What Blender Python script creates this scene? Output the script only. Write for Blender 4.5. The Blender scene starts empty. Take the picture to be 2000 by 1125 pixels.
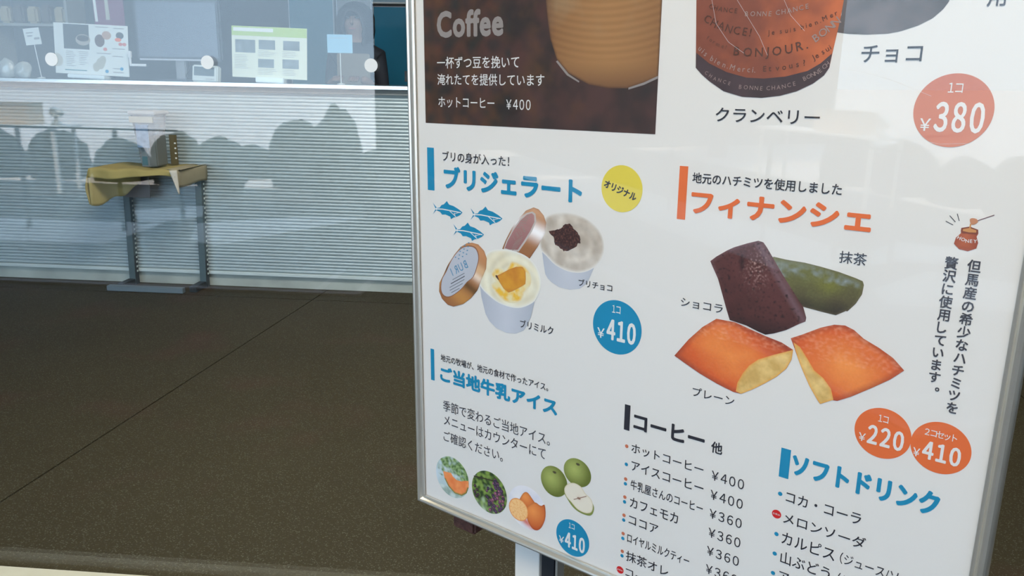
import bpy, bmesh, math, random
from mathutils import Vector, Matrix, noise
from mathutils.geometry import delaunay_2d_cdt
random.seed(7)
SC = bpy.context.scene
COL = SC.collection
PI = math.pi
R = math.radians

# ---------------------------------------------------------------- camera, sky, exposure
cam = bpy.data.objects.new('camera', bpy.data.cameras.new('camera'))
COL.objects.link(cam)
cam.data.sensor_width = 36.0
cam.data.lens = 1562.0 * 36.0 / 2000.0
cam.data.clip_start = 0.02
cam.matrix_world = (Matrix.Translation((0, 0, 1.15)) @ Matrix.Rotation(R(4.3), 4, 'Z')
                    @ Matrix.Rotation(R(90 - 14.6), 4, 'X') @ Matrix.Rotation(R(1.15), 4, 'Z'))
SC.camera = cam
w = bpy.data.worlds.new('sky'); SC.world = w; w.use_nodes = True
nt = w.node_tree; bg = nt.nodes['Background']
tc = nt.nodes.new('ShaderNodeTexCoord'); sp = nt.nodes.new('ShaderNodeSeparateXYZ')
cr = nt.nodes.new('ShaderNodeValToRGB'); nz = nt.nodes.new('ShaderNodeTexNoise')
ad = nt.nodes.new('ShaderNodeMath'); ad.operation = 'MULTIPLY_ADD'; ad.inputs[1].default_value = 0.12
nz.inputs['Scale'].default_value = 3.0; nz.inputs['Detail'].default_value = 5
nt.links.new(tc.outputs['Generated'], sp.inputs[0]); nt.links.new(tc.outputs['Generated'], nz.inputs['Vector'])
nt.links.new(nz.outputs['Fac'], ad.inputs[0]); nt.links.new(sp.outputs['Z'], ad.inputs[2])
nt.links.new(ad.outputs[0], cr.inputs['Fac'])
cr.color_ramp.elements[0].position = 0.02; cr.color_ramp.elements[0].color = (0.60, 0.80, 1.0, 1)
cr.color_ramp.elements[1].position = 0.5; cr.color_ramp.elements[1].color = (0.50, 0.72, 1.0, 1)
nt.links.new(cr.outputs[0], bg.inputs['Color']); bg.inputs['Strength'].default_value = 6.0
SC.view_settings.view_transform = 'Standard'; SC.view_settings.look = 'None'
SC.view_settings.gamma = 1.0; SC.view_settings.use_curve_mapping = False
SC.view_settings.exposure = 0.0

def area(name, loc, rot, sx, sy, power, color=(1, 1, 1)):
    l = bpy.data.lights.new(name, 'AREA'); l.shape = 'RECTANGLE'; l.size = sx; l.size_y = sy
    l.energy = power; l.color = color
    o = bpy.data.objects.new(name, l); COL.objects.link(o); o.location = loc; o.rotation_euler = rot
    return o
# added fill lamps to brighten hall and sign: panels inside the hall and under the canopy outside (their housings are built below)
sun = bpy.data.lights.new('sun', 'SUN'); sun.energy = 15.0; sun.angle = R(0.6); sun.color = (1.0, 0.87, 0.72)
so_ = bpy.data.objects.new('sun', sun); COL.objects.link(so_); so_.rotation_euler = Vector((0.15, 0.62, 0.85)).to_track_quat('Z', 'Y').to_euler()
area('sign_fill_lamp', (-0.4, -0.6, 2.70), (0, 0, 0), 1.2, 1.2, 58, (1.0, 0.86, 0.62))
area('hall_fill_light', (-0.7, 2.4, 2.62), (0, 0, 0), 1.2, 0.6, 78, (1.0, 0.97, 0.9))
area('hall_fill_light', (1.2, 2.7, 2.62), (0, 0, 0), 1.2, 0.6, 36, (1.0, 0.97, 0.9))

# ---------------------------------------------------------------- materials
def lin(c):
    return tuple(((x / 255) / 12.92 if x / 255 <= 0.04045 else ((x / 255 + 0.055) / 1.055) ** 2.4) for x in c)
MATS = {}
def mat(name, color, rough=0.5, metal=0.0, var=0.06, scale=20.0, bump=0.0, spec=0.5, emit=0.0, detail=3, bscale=None):
    if name in MATS: return MATS[name]
    m = bpy.data.materials.new(name); m.use_nodes = True; n = m.node_tree.nodes; L = m.node_tree.links
    b = n['Principled BSDF']; b.inputs['Roughness'].default_value = rough; b.inputs['Metallic'].default_value = metal
    b.inputs['Specular IOR Level'].default_value = spec
    t = n.new('ShaderNodeTexCoord'); x = n.new('ShaderNodeTexNoise'); x.inputs['Scale'].default_value = scale
    x.inputs['Detail'].default_value = detail
    L.new(t.outputs['Object'], x.inputs['Vector'])
    r = n.new('ShaderNodeMixRGB'); r.inputs[1].default_value = (*[c * (1 - var) for c in color], 1)
    r.inputs[2].default_value = (*[min(1, c * (1 + var)) for c in color], 1)
    L.new(x.outputs['Fac'], r.inputs[0]); L.new(r.outputs[0], b.inputs['Base Color'])
    if bump:
        q = n.new('ShaderNodeBump'); q.inputs['Strength'].default_value = bump; q.inputs['Distance'].default_value = 0.002
        y = n.new('ShaderNodeTexNoise'); y.inputs['Scale'].default_value = bscale or scale * 4
        L.new(t.outputs['Object'], y.inputs['Vector']); L.new(y.outputs['Fac'], q.inputs['Height']); L.new(q.outputs[0], b.inputs['Normal'])
    if emit:
        b.inputs['Emission Color'].default_value = (*color, 1); b.inputs['Emission Strength'].default_value = emit
    MATS[name] = m; return m

def clear_mat(name, tint=(1, 1, 1), ior=1.5, rough=0.0, haze=0.0, hazecol=(.8, .8, .8)):
    m = bpy.data.materials.new(name); m.use_nodes = True; n = m.node_tree.nodes; L = m.node_tree.links
    n.remove(n['Principled BSDF']); out = n['Material Output']
    tr = n.new('ShaderNodeBsdfTransparent'); tr.inputs[0].default_value = (*tint, 1)
    gl = n.new('ShaderNodeBsdfGlossy'); gl.inputs['Roughness'].default_value = rough
    fr = n.new('ShaderNodeFresnel'); fr.inputs['IOR'].default_value = ior
    # reflectance of a smooth pane seen from either side (an air to glass Fresnel)
    geo = n.new('ShaderNodeNewGeometry'); mi = n.new('ShaderNodeMath'); mi.operation = 'MULTIPLY_ADD'
    mi.inputs[1].default_value = (1 / ior - ior); mi.inputs[2].default_value = ior
    L.new(geo.outputs['Backfacing'], mi.inputs[0])
    iv = n.new('ShaderNodeValue'); iv.outputs[0].default_value = ior
    # Fresnel node already flips on back faces, so the plain IOR is kept there
    mx = n.new('ShaderNodeMixShader'); L.new(fr.outputs[0], mx.inputs[0])
    L.new(mi.outputs[0], fr.inputs['IOR'])
    L.new(tr.outputs[0], mx.inputs[1]); L.new(gl.outputs[0], mx.inputs[2])
    last = mx
    if haze:
        df = n.new('ShaderNodeBsdfDiffuse'); df.inputs[0].default_value = (*hazecol, 1)
        m2 = n.new('ShaderNodeMixShader')
        nz_ = n.new('ShaderNodeTexNoise'); nz_.inputs['Scale'].default_value = 6; t = n.new('ShaderNodeTexCoord')
        L.new(t.outputs['Object'], nz_.inputs['Vector'])
        k = n.new('ShaderNodeMath'); k.operation = 'MULTIPLY'; k.inputs[1].default_value = haze * 2
        L.new(nz_.outputs['Fac'], k.inputs[0]); L.new(k.outputs[0], m2.inputs[0])
        L.new(mx.outputs[0], m2.inputs[1]); L.new(df.outputs[0], m2.inputs[2]); last = m2
    L.new(last.outputs[0], out.inputs['Surface'])
    MATS[name] = m; return m

alu = mat('brushed_aluminium', (0.72, 0.70, 0.64), 0.30, 0.75, 0.05, 60)
alu_dark = mat('shadow_groove_aluminium', (0.22, 0.22, 0.21), 0.5, 0.8)
slat_m = mat('shutter_aluminium', (0.48, 0.55, 0.58), 0.45, 0.25, 0.10, 5, 0.15, bscale=8)
steel = mat('stainless_edge', (0.72, 0.78, 0.80), 0.25, 0.7)
concrete = mat('kick_concrete', (0.40, 0.43, 0.40), 0.8, 0, 0.35, 6, 0.2)
white_m = mat('white_print_board', (0.80, 0.80, 0.79), 0.5, 0, 0.02)
dark_steel = mat('slate_painted_steel', (0.085, 0.12, 0.13), 0.5, 0.3, 0.12)
black_m = mat('black_steel', (0.015, 0.018, 0.02), 0.5)
pole_m = mat('charcoal_pole', (0.055, 0.06, 0.07), 0.3, 0.6)
rust_m = mat('rust', (0.105, 0.042, 0.03), 0.9, 0.0, 0.8, 150, 0.8, detail=6)
kraft = mat('ochre_cloth', (0.34, 0.27, 0.095), 0.9, 0, 0.25, 9, 0.3)
kraft_back = mat('tan_paper', (0.30, 0.26, 0.17), 0.9, 0, 0.2, 9)
pale_cloth = mat('pale_cloth', (0.52, 0.48, 0.42), 0.9)
dull_wall = mat('blue_grey_wall', (0.055, 0.06, 0.065), 0.8)
teal = mat('teal_panel', (0.0, 0.24, 0.40), 0.6, 0, 0.25, 1.2)
ceil_m = mat('ceiling_board', (0.5, 0.5, 0.48), 0.8)
skyshade_m = mat('skyshade_soffit', (0.16, 0.16, 0.15), 0.8)
outdark = mat('dark_asphalt', (0.035, 0.035, 0.034), 0.9, 0, 0.3, 40)
outpale = mat('pale_paving', (0.66, 0.61, 0.58), 0.9, 0, 0.15, 2)
bush_m = mat('dark_shrub_leaves', (0.010, 0.016, 0.010), 0.9, 0, 0.5, 14)
glass = clear_mat('window_glass', (0.97, 0.985, 0.98), 1.52)
acry = clear_mat('clear_cover', (0.985, 0.985, 0.985), 1.30, 0.012)
tub_m = clear_mat('cloudy_plastic', (0.80, 0.82, 0.84), 1.4, 0.15, 0.30, (0.55, 0.55, 0.58))

def floor_mat():
    m = bpy.data.materials.new('exposed_aggregate_floor'); m.use_nodes = True; n = m.node_tree.nodes; L = m.node_tree.links
    b = n['Principled BSDF']; b.inputs['Roughness'].default_value = 0.7; b.inputs['Specular IOR Level'].default_value = 0.15
    t = n.new('ShaderNodeTexCoord')
    def noi(s, d=3):
        x = n.new('ShaderNodeTexNoise'); x.inputs['Scale'].default_value = s; x.inputs['Detail'].default_value = d
        L.new(t.outputs['Object'], x.inputs['Vector']); return x
    v = n.new('ShaderNodeTexVoronoi'); v.inputs['Scale'].default_value = 230; L.new(t.outputs['Object'], v.inputs['Vector'])
    sep = n.new('ShaderNodeSeparateColor'); L.new(v.outputs['Color'], sep.inputs[0])
    th = n.new('ShaderNodeValToRGB'); th.color_ramp.elements[0].position = 0.50; th.color_ramp.elements[1].position = 0.98
    L.new(sep.outputs[0], th.inputs[0])
    dd = n.new('ShaderNodeMath'); dd.operation = 'LESS_THAN'; dd.inputs[1].default_value = 0.42; L.new(v.outputs['Distance'], dd.inputs[0])
    ml = n.new('ShaderNodeMath'); ml.operation = 'MULTIPLY'; L.new(th.outputs[0], ml.inputs[0]); L.new(dd.outputs[0], ml.inputs[1])
    big = n.new('ShaderNodeMixRGB'); big.inputs[1].default_value = (0.033, 0.0235, 0.008, 1); big.inputs[2].default_value = (0.049, 0.039, 0.017, 1)
    L.new(noi(1.7).outputs['Fac'], big.inputs[0])
    red = n.new('ShaderNodeMixRGB'); red.inputs[2].default_value = (0.055, 0.031, 0.017, 1); L.new(big.outputs[0], red.inputs[1])
    rr = n.new('ShaderNodeValToRGB'); rr.color_ramp.elements[0].position = 0.55; rr.color_ramp.elements[1].position = 0.75
    L.new(noi(2.6, 2).outputs['Fac'], rr.inputs[0]); L.new(rr.outputs[0], red.inputs[0])
    fine = n.new('ShaderNodeMixRGB'); fine.blend_type = 'MULTIPLY'; fine.inputs[0].default_value = 0.5
    L.new(red.outputs[0], fine.inputs[1]); L.new(noi(260, 2).outputs['Fac'], fine.inputs[2])
    sp_ = n.new('ShaderNodeMixRGB'); sp_.inputs[2].default_value = (0.085, 0.082, 0.055, 1)
    L.new(ml.outputs[0], sp_.inputs[0]); L.new(fine.outputs[0], sp_.inputs[1]); L.new(sp_.outputs[0], b.inputs['Base Color'])
    bp = n.new('ShaderNodeBump'); bp.inputs['Strength'].default_value = 0.25; bp.inputs['Distance'].default_value = 0.002
    L.new(v.outputs['Distance'], bp.inputs['Height']); L.new(bp.outputs[0], b.inputs['Normal'])
    return m
floor_m = floor_mat()

# ---------------------------------------------------------------- helpers
def tag(o, label=None, cat=None, group=None, kind=None):
    if label: o['label'] = label
    if cat: o['category'] = cat
    if group: o['group'] = group
    if kind: o['kind'] = kind
    return o
def root(name, loc, label, cat, group=None, rz=0):
    o = bpy.data.objects.new(name, None); COL.objects.link(o); o.location = loc; o.rotation_euler = (0, 0, rz)
    o.empty_display_size = 0.05
    return tag(o, label, cat, group)
def link(name, bm, m, parent=None, smooth=False):
    me = bpy.data.meshes.new(name); bm.normal_update(); bm.to_mesh(me); bm.free()
    if m: me.materials.append(m)
    if smooth:
        for p in me.polygons: p.use_smooth = True
    o = bpy.data.objects.new(name, me); COL.objects.link(o)
    if parent: o.parent = parent
    return o
def bxm(bm, x0, x1, y0, y1, z0, z1, bev=0.0):
    r = bmesh.ops.create_cube(bm, size=1.0)
    vs = r['verts']
    for v in vs:
        v.co = Vector((x0 + (v.co.x + .5) * (x1 - x0), y0 + (v.co.y + .5) * (y1 - y0), z0 + (v.co.z + .5) * (z1 - z0)))
    if bev:
        es = list({e for v in vs for e in v.link_edges})
        bmesh.ops.bevel(bm, geom=es, offset=bev, segments=2, affect='EDGES')
    return bm
def box(name, x0, x1, y0, y1, z0, z1, m, parent=None, bev=0.0):
    return link(name, bxm(bmesh.new(), x0, x1, y0, y1, z0, z1, bev), m, parent)
def tube(bm, pts, r, seg=10):
    pts = [Vector(p) for p in pts]; rings = []
    for i, p in enumerate(pts):
        d = (pts[min(i + 1, len(pts) - 1)] - pts[max(i - 1, 0)]).normalized()
        a = d.orthogonal().normalized() if i == 0 else (prev - d * prev.dot(d)).normalized()
        prev = a; b = d.cross(a)
        rr = r[i] if isinstance(r, (list, tuple)) else r
        rings.append([bm.verts.new(p + (a * math.cos(2 * PI * k / seg) + b * math.sin(2 * PI * k / seg)) * rr) for k in range(seg)])
    for A, B in zip(rings, rings[1:]):
        for k in range(seg): bm.faces.new((A[k], A[(k + 1) % seg], B[(k + 1) % seg], B[k]))
    bm.faces.new(rings[0][::-1]); bm.faces.new(rings[-1])
    return bm
def lathe(bm, prof, c=(0, 0, 0), seg=24, mtx=None):
    rings = []
    for r, z in prof:
        ring = []
        for k in range(seg):
            p = Vector((r * math.cos(2 * PI * k / seg), r * math.sin(2 * PI * k / seg), z))
            if mtx: p = mtx @ p
            ring.append(bm.verts.new(p + Vector(c)))
        rings.append(ring)
    for A, B in zip(rings, rings[1:]):
        for k in range(seg): bm.faces.new((A[k], A[(k + 1) % seg], B[(k + 1) % seg], B[k]))
    bm.faces.new(rings[0][::-1]); bm.faces.new(rings[-1])
    return bm
def struct(o): o['kind'] = 'structure'; return o

# ================================================================= SETTING
GY = 1.56           # window plane
# interior floor: screed bed with big cast slabs, recessed joints
fl = struct(box('floor', -6, 3.0, GY - 0.02, 8.0, -0.06, -0.012, mat('joint_bed', (0.012, 0.011, 0.008), 0.9)))
jl = lambda y: -1.537 + (y - 1.859) * (0.161 / 1.939)   # the long joint that runs to the counter
def slab(xa, xb, y0, y1):
    bm = bmesh.new(); g = 0.0035; pts = []
    q = [(xa(y0) + g, y0 + g), (xb(y0) - g, y0 + g), (xb(y1) - g, y1 - g), (xa(y1) + g, y1 - g)]
    t = [bm.verts.new((x, y, 0)) for x, y in q]; b = [bm.verts.new((x, y, -0.012)) for x, y in q]
    bm.faces.new(t); bm.faces.new(b[::-1])
    for i in range(4): bm.faces.new((t[i], b[i], b[(i + 1) % 4], t[(i + 1) % 4]))
    return link('floor_slab', bm, floor_m, fl)
far_l = lambda y: -6.0 + 0.0 * y
nxt = lambda y: jl(y) + 3.2
end_r = lambda y: 3.0
for y0, y1 in ((GY, 3.99), (3.99, 8.0)):
    slab(far_l, jl, y0, y1); slab(jl, nxt, y0, y1); slab(nxt, end_r, y0, y1)
struct(box('ceiling', -6, 3, GY, 8, 2.66, 2.78, ceil_m))
struct(box('wall_left', -6.1, -6, GY, 8, 0, 2.7, dull_wall))
struct(box('wall_right', 3.0, 3.1, GY, 8, 0, 2.7, dull_wall))
struct(box('wall_back', -6, 3, 6.6, 6.7, 0, 2.66, dull_wall))
# outside: dark apron under the canopy, pale ground beyond, canopy, piers; the roof overhead is added to cut sky light
struct(box('ground', -20, 8, -5.0, GY - 0.055, -0.08, 0.0, outdark))
struct(box('plaza', -60, 40, -90, -5.0, -0.08, -0.004, outpale))
struct(box('pale_ground_patch', -12, -3.2, -2.85, -2.02, 0.0, 0.006, outpale))
for n_, P_ in ((0, [(-2.45, -2.10), (-2.70, -2.25), (-2.95, -2.9), (-2.35, -3.3), (-1.75, -3.45), (-1.9, -3.05)]), (1, [(-3.35, -2.75), (-3.75, -3.4), (-3.3, -3.75), (-3.05, -3.2)])):  # pale pieces stand in for sun-lit patches of ground
    bm = bmesh.new(); v_ = [bm.verts.new((x, y, .006)) for x, y in P_]; f_ = bm.faces.new(v_); e_ = bmesh.ops.extrude_face_region(bm, geom=[f_])
    for q_ in e_['geom']:
        if isinstance(q_, bmesh.types.BMVert): q_.co.z = 0
    bmesh.ops.recalc_face_normals(bm, faces=bm.faces[:]); struct(link('pale_ground_patch', bm, outpale))
bm = bmesh.new(); bxm(bm, -9, -1.17, -1.02, -0.975, 0, 0.012); bxm(bm, -1.17, -1.13, -1.5, -0.975, 0, 0.012)
bxm(bm, -1.40, -1.37, -1.5, -1.02, 0, 0.012)
struct(link('trim_1', bm, mat('grey_curb', (0.38, 0.36, 0.40), 0.8)))
struct(box('skyshade', -7, 4, -1.95, GY + 0.1, 2.75, 2.95, skyshade_m))  # added roof, out of view, holds back sky light from the sign
struct(box('wall_outside', -1.53, 4, -3.35, -3.0, 0, 2.75, mat('dark_pier', (0.018, 0.018, 0.02), 0.7)))
struct(box('wall_side', 3.2, 3.4, -3.0, GY, 0, 2.75, mat('grey_render', (0.25, 0.25, 0.24), 0.8)))
# window: sill rail, head, pane, fixed mullion out of frame
wd = struct(box('window_1', -4.6, 3.0, GY - 0.055, GY - 0.012, 0.0, 0.028, mat('pale_sill', (0.62, 0.58, 0.44), 0.5, 0.2), None, 0.003))
box('window_head', -4.6, 3.0, GY - 0.03, GY + 0.03, 2.45, 2.66, alu, wd)
box('window_jamb', -4.66, -4.6, GY - 0.03, GY + 0.03, 0, 2.66, alu, wd)
box('window_jamb', 2.94, 3.0, GY - 0.03, GY + 0.03, 0.03, 2.45, alu, wd)
box('glass_pane', -4.6, 2.94, GY - 0.004, GY + 0.004, 0.012, 2.45, glass, wd)
for i, x in enumerate((-1.352, -1.033, -0.717, -0.395, -0.075)):
    bm = lathe(bmesh.new(), [(0.0128, 0), (0.0128, 0.0006)], seg=32, mtx=Matrix.Rotation(R(90), 4, 'X'))
    o = link('marker_dot', bm, mat('white_sticker', (0.93, 0.95, 0.94), 0.5), wd)
    o.location = (x, GY - 0.0042, 1.171)

# ================================================================= COUNTER
ctr = root('service_counter', (-1.5, 4.6, 0), 'long counter faced in pale ribbed metal slats with a bright steel edge', 'counter')
def cbox(name, x0, x1, y0, y1, z0, z1, m, bev=0):
    return box(name, x0 + 1.5, x1 + 1.5, y0 - 4.6, y1 - 4.6, z0, z1, m, ctr, bev)
SHY = 4.2
cbox('kick_base', -5.2, 1.5, SHY + 0.008, 4.8, 0, 0.067, concrete)
cbox('carcass', -5.2, 1.5, SHY + 0.045, 4.8, 0.068, 1.085, mat('counter_carcass', (0.05, 0.05, 0.05), 0.8))
cbox('worktop', -5.2, 1.5, 4.1685, 4.84, 1.086, 1.106, mat('grey_worktop', (0.12, 0.125, 0.13), 0.18), 0.002)
cbox('steel_edge', -5.2, 1.5, 4.152, 4.168, 1.088, 1.1055, steel, 0.002).__setitem__('label', 'bright steel nosing along the worktop')
cbox('apron_board', -5.2, 1.5, 4.178, 4.192, 1.060, 1.0855, mat('grey_apron', (0.20, 0.21, 0.21), 0.5))
# ribbed shutter: real lath profile, each lath 18 mm (under 10 px) so joined
bm = bmesh.new(); prof = []
z = 0.088; pitch = 0.0181
while z < 1.058:
    d = random.uniform(-0.0006, 0.0006); h = pitch * random.uniform(0.985, 1.015)
    prof += [(SHY + 0.0045, z), (SHY - 0.0005 + d, z + h * 0.13), (SHY - 0.0035 + d, z + h * 0.38), (SHY - 0.004 + d, z + h * 0.6), (SHY - 0.002 + d, z + h * 0.84), (SHY + 0.0045, z + h * 0.93)]
    z += h
xs = [-5.2 + 1.5, 0 + 1.5 - 3.2, 1.5 - 1.2, 3.0]
rows = [[bm.verts.new((x, y - 4.6, zz)) for x in xs] for y, zz in prof]
for A, B in zip(rows, rows[1:]):
    for k in range(len(xs) - 1): bm.faces.new((A[k], A[k + 1], B[k + 1], B[k]))
o = link('ribbed_slats', bm, slat_m, ctr); o['kind'] = 'stuff'
cbox('bottom_rail', -5.2, 1.5, SHY - 0.010, SHY + 0.02, 0.068, 0.087, mat('pale_rail', (0.62, 0.68, 0.68), 0.4, 0.2), 0.002)

t = root('sign_fill_light', (-0.4, -0.6, 2.749), 'added flat square warm white light panel under the added canopy', 'ceiling light')  # added lamp, warms and brightens the sign
bm = bmesh.new()
for a in ((-.62, .62, -.62, -.60), (-.62, .62, .60, .62), (-.62, -.60, -.60, .60), (.60, .62, -.60, .60)): bxm(bm, *a, -0.06, -0.001)
link('housing', bm, white_m, t)
# ---- added lamps (out of frame) that brighten the hall, and downlights above the counter
for i, (x, y_) in enumerate(((-0.7, 2.4), (1.2, 2.7))):
    t = root('hall_fill_panel', (x, y_, 2.66), ['added flat white ceiling panel light at the left of the hall', 'added flat white ceiling panel light at the right of the hall'][i], 'ceiling light')
    bm = bmesh.new(); 
    for a in ((-.62, .62, -.32, -.30), (-.62, .62, .30, .32), (-.62, -.60, -.30, .30), (.60, .62, -.30, .30)): bxm(bm, *a, -0.05, -0.001)
    link('housing', bm, white_m, t)
for i, x in enumerate((-2.86, -2.36, -1.84, -1.3, -0.88)):
    t = root('downlight', (x, 4.42, 2.66), 'small round recessed downlight over the counter, ' + ['first', 'second', 'third', 'fourth', 'fifth'][i] + ' from the left', 'downlight', 'downlights over the counter')
    bm = lathe(bmesh.new(), [(0.05, -0.012), (0.055, -0.001), (0.02, -0.001)], seg=20); link('rim', bm, white_m, t)
    l = bpy.data.lights.new('downlight_lamp', 'SPOT'); l.energy = 9; l.spot_size = R(50); l.color = (1, 0.8, 0.55); l.shadow_soft_size = 0.03
    lo = bpy.data.objects.new('downlight_lamp', l); COL.objects.link(lo); lo.parent = t; lo.location = (0, 0, -0.02)

# ================================================================= BEHIND THE COUNTER
def panel(name, x0, x1, z0, z1, y, m, label, cat, th=0.02):
    t = root(name, ((x0 + x1) / 2, y, z0), label, cat)
    hw = (x1 - x0) / 2
    box('sheet', -hw, hw, -th, 0, 0, z1 - z0, m, t)
    bm = bmesh.new()
    for a in ((-hw - .006, -hw, 0, z1 - z0), (hw, hw + .006, 0, z1 - z0), (-hw - .006, hw + .006, z1 - z0, z1 - z0 + .006), (-hw - .006, hw + .006, -.006, 0)):
        bxm(bm, a[0], a[1], -th - .004, 0, a[2], a[3])
    link('edge_trim', bm, mat('thin_white_trim', (.35, .4, .45), .4), t)
    return t
panel('wall_panel', -2.32, -1.965, 0.35, 2.3, 6.59, mat('blue_panel', (0.015, 0.16, 0.235), .6, 0, .1, 2), 'tall mid blue panel on the back wall, left of the person', 'wall panel')
panel('wall_panel', -1.93, -1.66, 0.35, 2.3, 6.59, mat('pale_panel', (0.20, 0.21, 0.23), .6, 0, .1, 2), 'pale grey panel on the back wall behind the person', 'wall panel')
panel('wall_panel', -1.635, -0.55, 0.35, 1.685, 6.59, teal, 'deep teal panel on the back wall beside the sign', 'wall panel')
t = root('bulkhead', (-1.0, 6.57, 1.72), 'pale blue bulkhead strip above the teal panel', 'bulkhead')
box('face', -.64, .55, -.03, 0, 0, 0.5, mat('pale_blue_board', (.35, .5, .62), .6), t); box('lip', -.64, .55, -.04, 0, -.012, 0, white_m, t)
# dark equipment in front of the teal panel
t = root('coffee_machine', (-0.87, 4.74, 1.1062), 'black rounded machine silhouetted before the teal panel', 'machine')
bm = bmesh.new(); bxm(bm, -.13, .16, -.05, .05, 0, .10, .02); bxm(bm, -.11, .06, -.05, .05, .09, .19, .03); link('body', bm, black_m, t)
bm = tube(bmesh.new(), [(.1, -.052, .12), (.1, -.07, .12), (.1, -.07, .06)], .006); link('spout', bm, steel, t)

# ---- monitor
mon = root('monitor', (-2.175, 4.38, 1.106), 'large dark computer monitor standing on the counter', 'monitor')
bm = bxm(bmesh.new(), -.242, .242, .0, .03, .108, .43, .008); link('bezel', bm, mat('dark_bezel', (.02, .022, .03), .4), mon)
box('screen', -.222, .222, -.002, .0, .128, .412, mat('dim_screen', (.045, .055, .085), .25, 0, .04, 2), mon)
box('lower_strip', -.222, .15, -.006, -.0005, .109, .118, mat('grey_strip', (.35, .37, .42), .4), mon)
bm = bxm(bmesh.new(), -.028, .028, .005, .03, .01, .12, .004); link('neck', bm, mat('grey_neck', (.16, .17, .19), .4), mon)
bm = bxm(bmesh.new(), -.11, .11, -.06, .09, 0, .01, .003); link('foot', bm, MATS['dark_bezel'], mon)
bm = tube(bmesh.new(), [(.045, .01, .13), (.06, -.0, .08), (.035, -.01, .03), (.075, -.02, .004)], .004, 8)
link('cable', bm, black_m, mon)
bm = bmesh.new(); bxm(bm, -.268, -.258, -.035, -.025, .075, .155, .002); bxm(bm, -.258, -.175, -.035, -.025, .075, .088, .002); bxm(bm, -.272, -.254, -.037, -.023, .12, .155, .002)
link('clip_bracket', bm, mat('white_plastic', (.6, .62, .65), .4), mon)

def flat(name, pts, z, m, parent, holes=None):
    "flat print: polygon in the local x z plane, at local y = z"
    bm = bmesh.new(); vs = [bm.verts.new((x, z, y)) for x, y in pts]; bm.faces.new(vs)
    bmesh.ops.triangulate(bm, faces=bm.faces[:])
    return link(name, bm, m, parent)
def ell(cx, cy, rx, ry, n=24): return [(cx + rx * math.cos(2 * PI * k / n), cy + ry * math.sin(2 * PI * k / n)) for k in range(n)]
def rc(x0, x1, y0, y1): return [(x0, y0), (x1, y0), (x1, y1), (x0, y1)]
paper = mat('paper', (.62, .66, .66), .6, 0, .02)
pbrown = mat('print_brown', (.09, .04, .03), .6); pblack = mat('print_dark', (.03, .035, .04), .6, 0, .3, 30)
porange = mat('print_orange', lin((226, 105, 50)), .6); pblue = mat('print_blue', lin((0, 132, 178)), .6)
pgrey = mat('print_grey', (.28, .3, .32), .6)
# ---- small menu board on the counter
mb = root('tabletop_menu', (-2.68, 4.36, 1.109), 'white tabletop menu board with coffee photo standing left of the monitor', 'menu board')
mb.rotation_euler = (R(-3), R(2), 0)
box('board', -.20, .22, 0, .004, .022, .290, paper, mb, 0.0)
box('acrylic_foot', -.11, .10, -.04, .03, 0, .020, mat('frosted_foot', (.62, .7, .74), .3), mb, .003)
flat('coffee_photo', rc(-.145, .0, .155, .285), -.001, pblack, mb)
cp = flat('cup_print', ell(-.035, .205, .042, .03) , -.0016, mat('print_cup', (.3, .28, .24), .6), mb)
flat('coffee_print', ell(-.035, .213, .034, .017), -.002, mat('print_coffee', (.03, .02, .02), .6), mb)
flat('cake_print', ell(.06, .205, .028, .033), -.001, pbrown, mb); flat('cake_print', ell(.10, .235, .026, .022), -.0014, mat('print_bun', (.42, .27, .2), .6), mb)
flat('cake_print', ell(.175, .237, .022, .018), -.001, pblack, mb); flat('cake_print', ell(.165, .215, .018, .01), -.0014, porange, mb)
for x, y in ((.178, .192), (.2, .192), (.09, .162)): flat('price_dot', ell(x, y, .011, .009), -.0016, mat('print_red', (.55, .15, .13), .6), mb)
for x, y, a in ((.06, .085, .03), (.035, .065, .024), (.075, .105, .022)): flat('ice_cup_print', ell(x, y, a * .8, a), -.001 - a * .01, mat('print_cream', (.38, .38, .33), .6), mb)
for x, y in ((.095, .045), (.18, .062)): flat('price_dot', ell(x, y, .010, .009), -.0016, pblue, mb)
bm = bmesh.new()
for c0, n_ in ((-.135, 9), (-.06, 8)):
    for i in range(n_): bxm(bm, c0, c0 + random.uniform(.03, .055), -.0012, -.0002, .14 - i * .0095, .1425 - i * .0095)
for x, y, w_ in ((.04, .275, .07), (.14, .272, .06), (.04, .137, .08), (.13, .165, .07), (.13, .125, .06), (.13, .06, .04), (.13, .04, .06)): bxm(bm, x, x + w_, -.0012, -.0002, y, y + .004)
link('small_print', bm, pgrey, mb)['kind'] = 'stuff'
box('lower_band', -.145, -.02, -.0012, 0, .04, .045, mat('print_teal', (.05, .2, .24), .6), mb)

def card(name, x, y, z, w_, h_, rx, ry, label, m, lines, stem=0):
    t = root(name, (x, y, z), label, 'price card'); t.rotation_euler = (R(rx), R(ry), 0)
    box('card', -w_ / 2, w_ / 2, 0, .002, stem, stem + h_, m, t)
    if lines:
        bm = bmesh.new()
        for (a, b, c, th) in lines: bxm(bm, a * w_, b * w_, -.001, 0, stem + c * h_, stem + (c + th) * h_)
        link('card_print', bm, pgrey, t)
    if stem:
        bm = tube(bmesh.new(), [(0, .003, .004), (0, .003, stem + .01)], .0025, 8); link('stem', bm, mat('clear_stem', (.55, .6, .62), .3), t)
        bm = lathe(bmesh.new(), [(.022, 0), (.022, .004), (.005, .008)], seg=16); link('foot', bm, MATS['clear_stem'], t)
    return t
card('price_card', -2.98, 4.38, 1.106, .092, .088, 0, -6, 'tilted white price card on a stem, far left above the plastic bags', paper, [(-.35, .1, .7, .05), (-.3, .0, .5, .08), (.1, .42, .3, .12)], .18)
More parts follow.
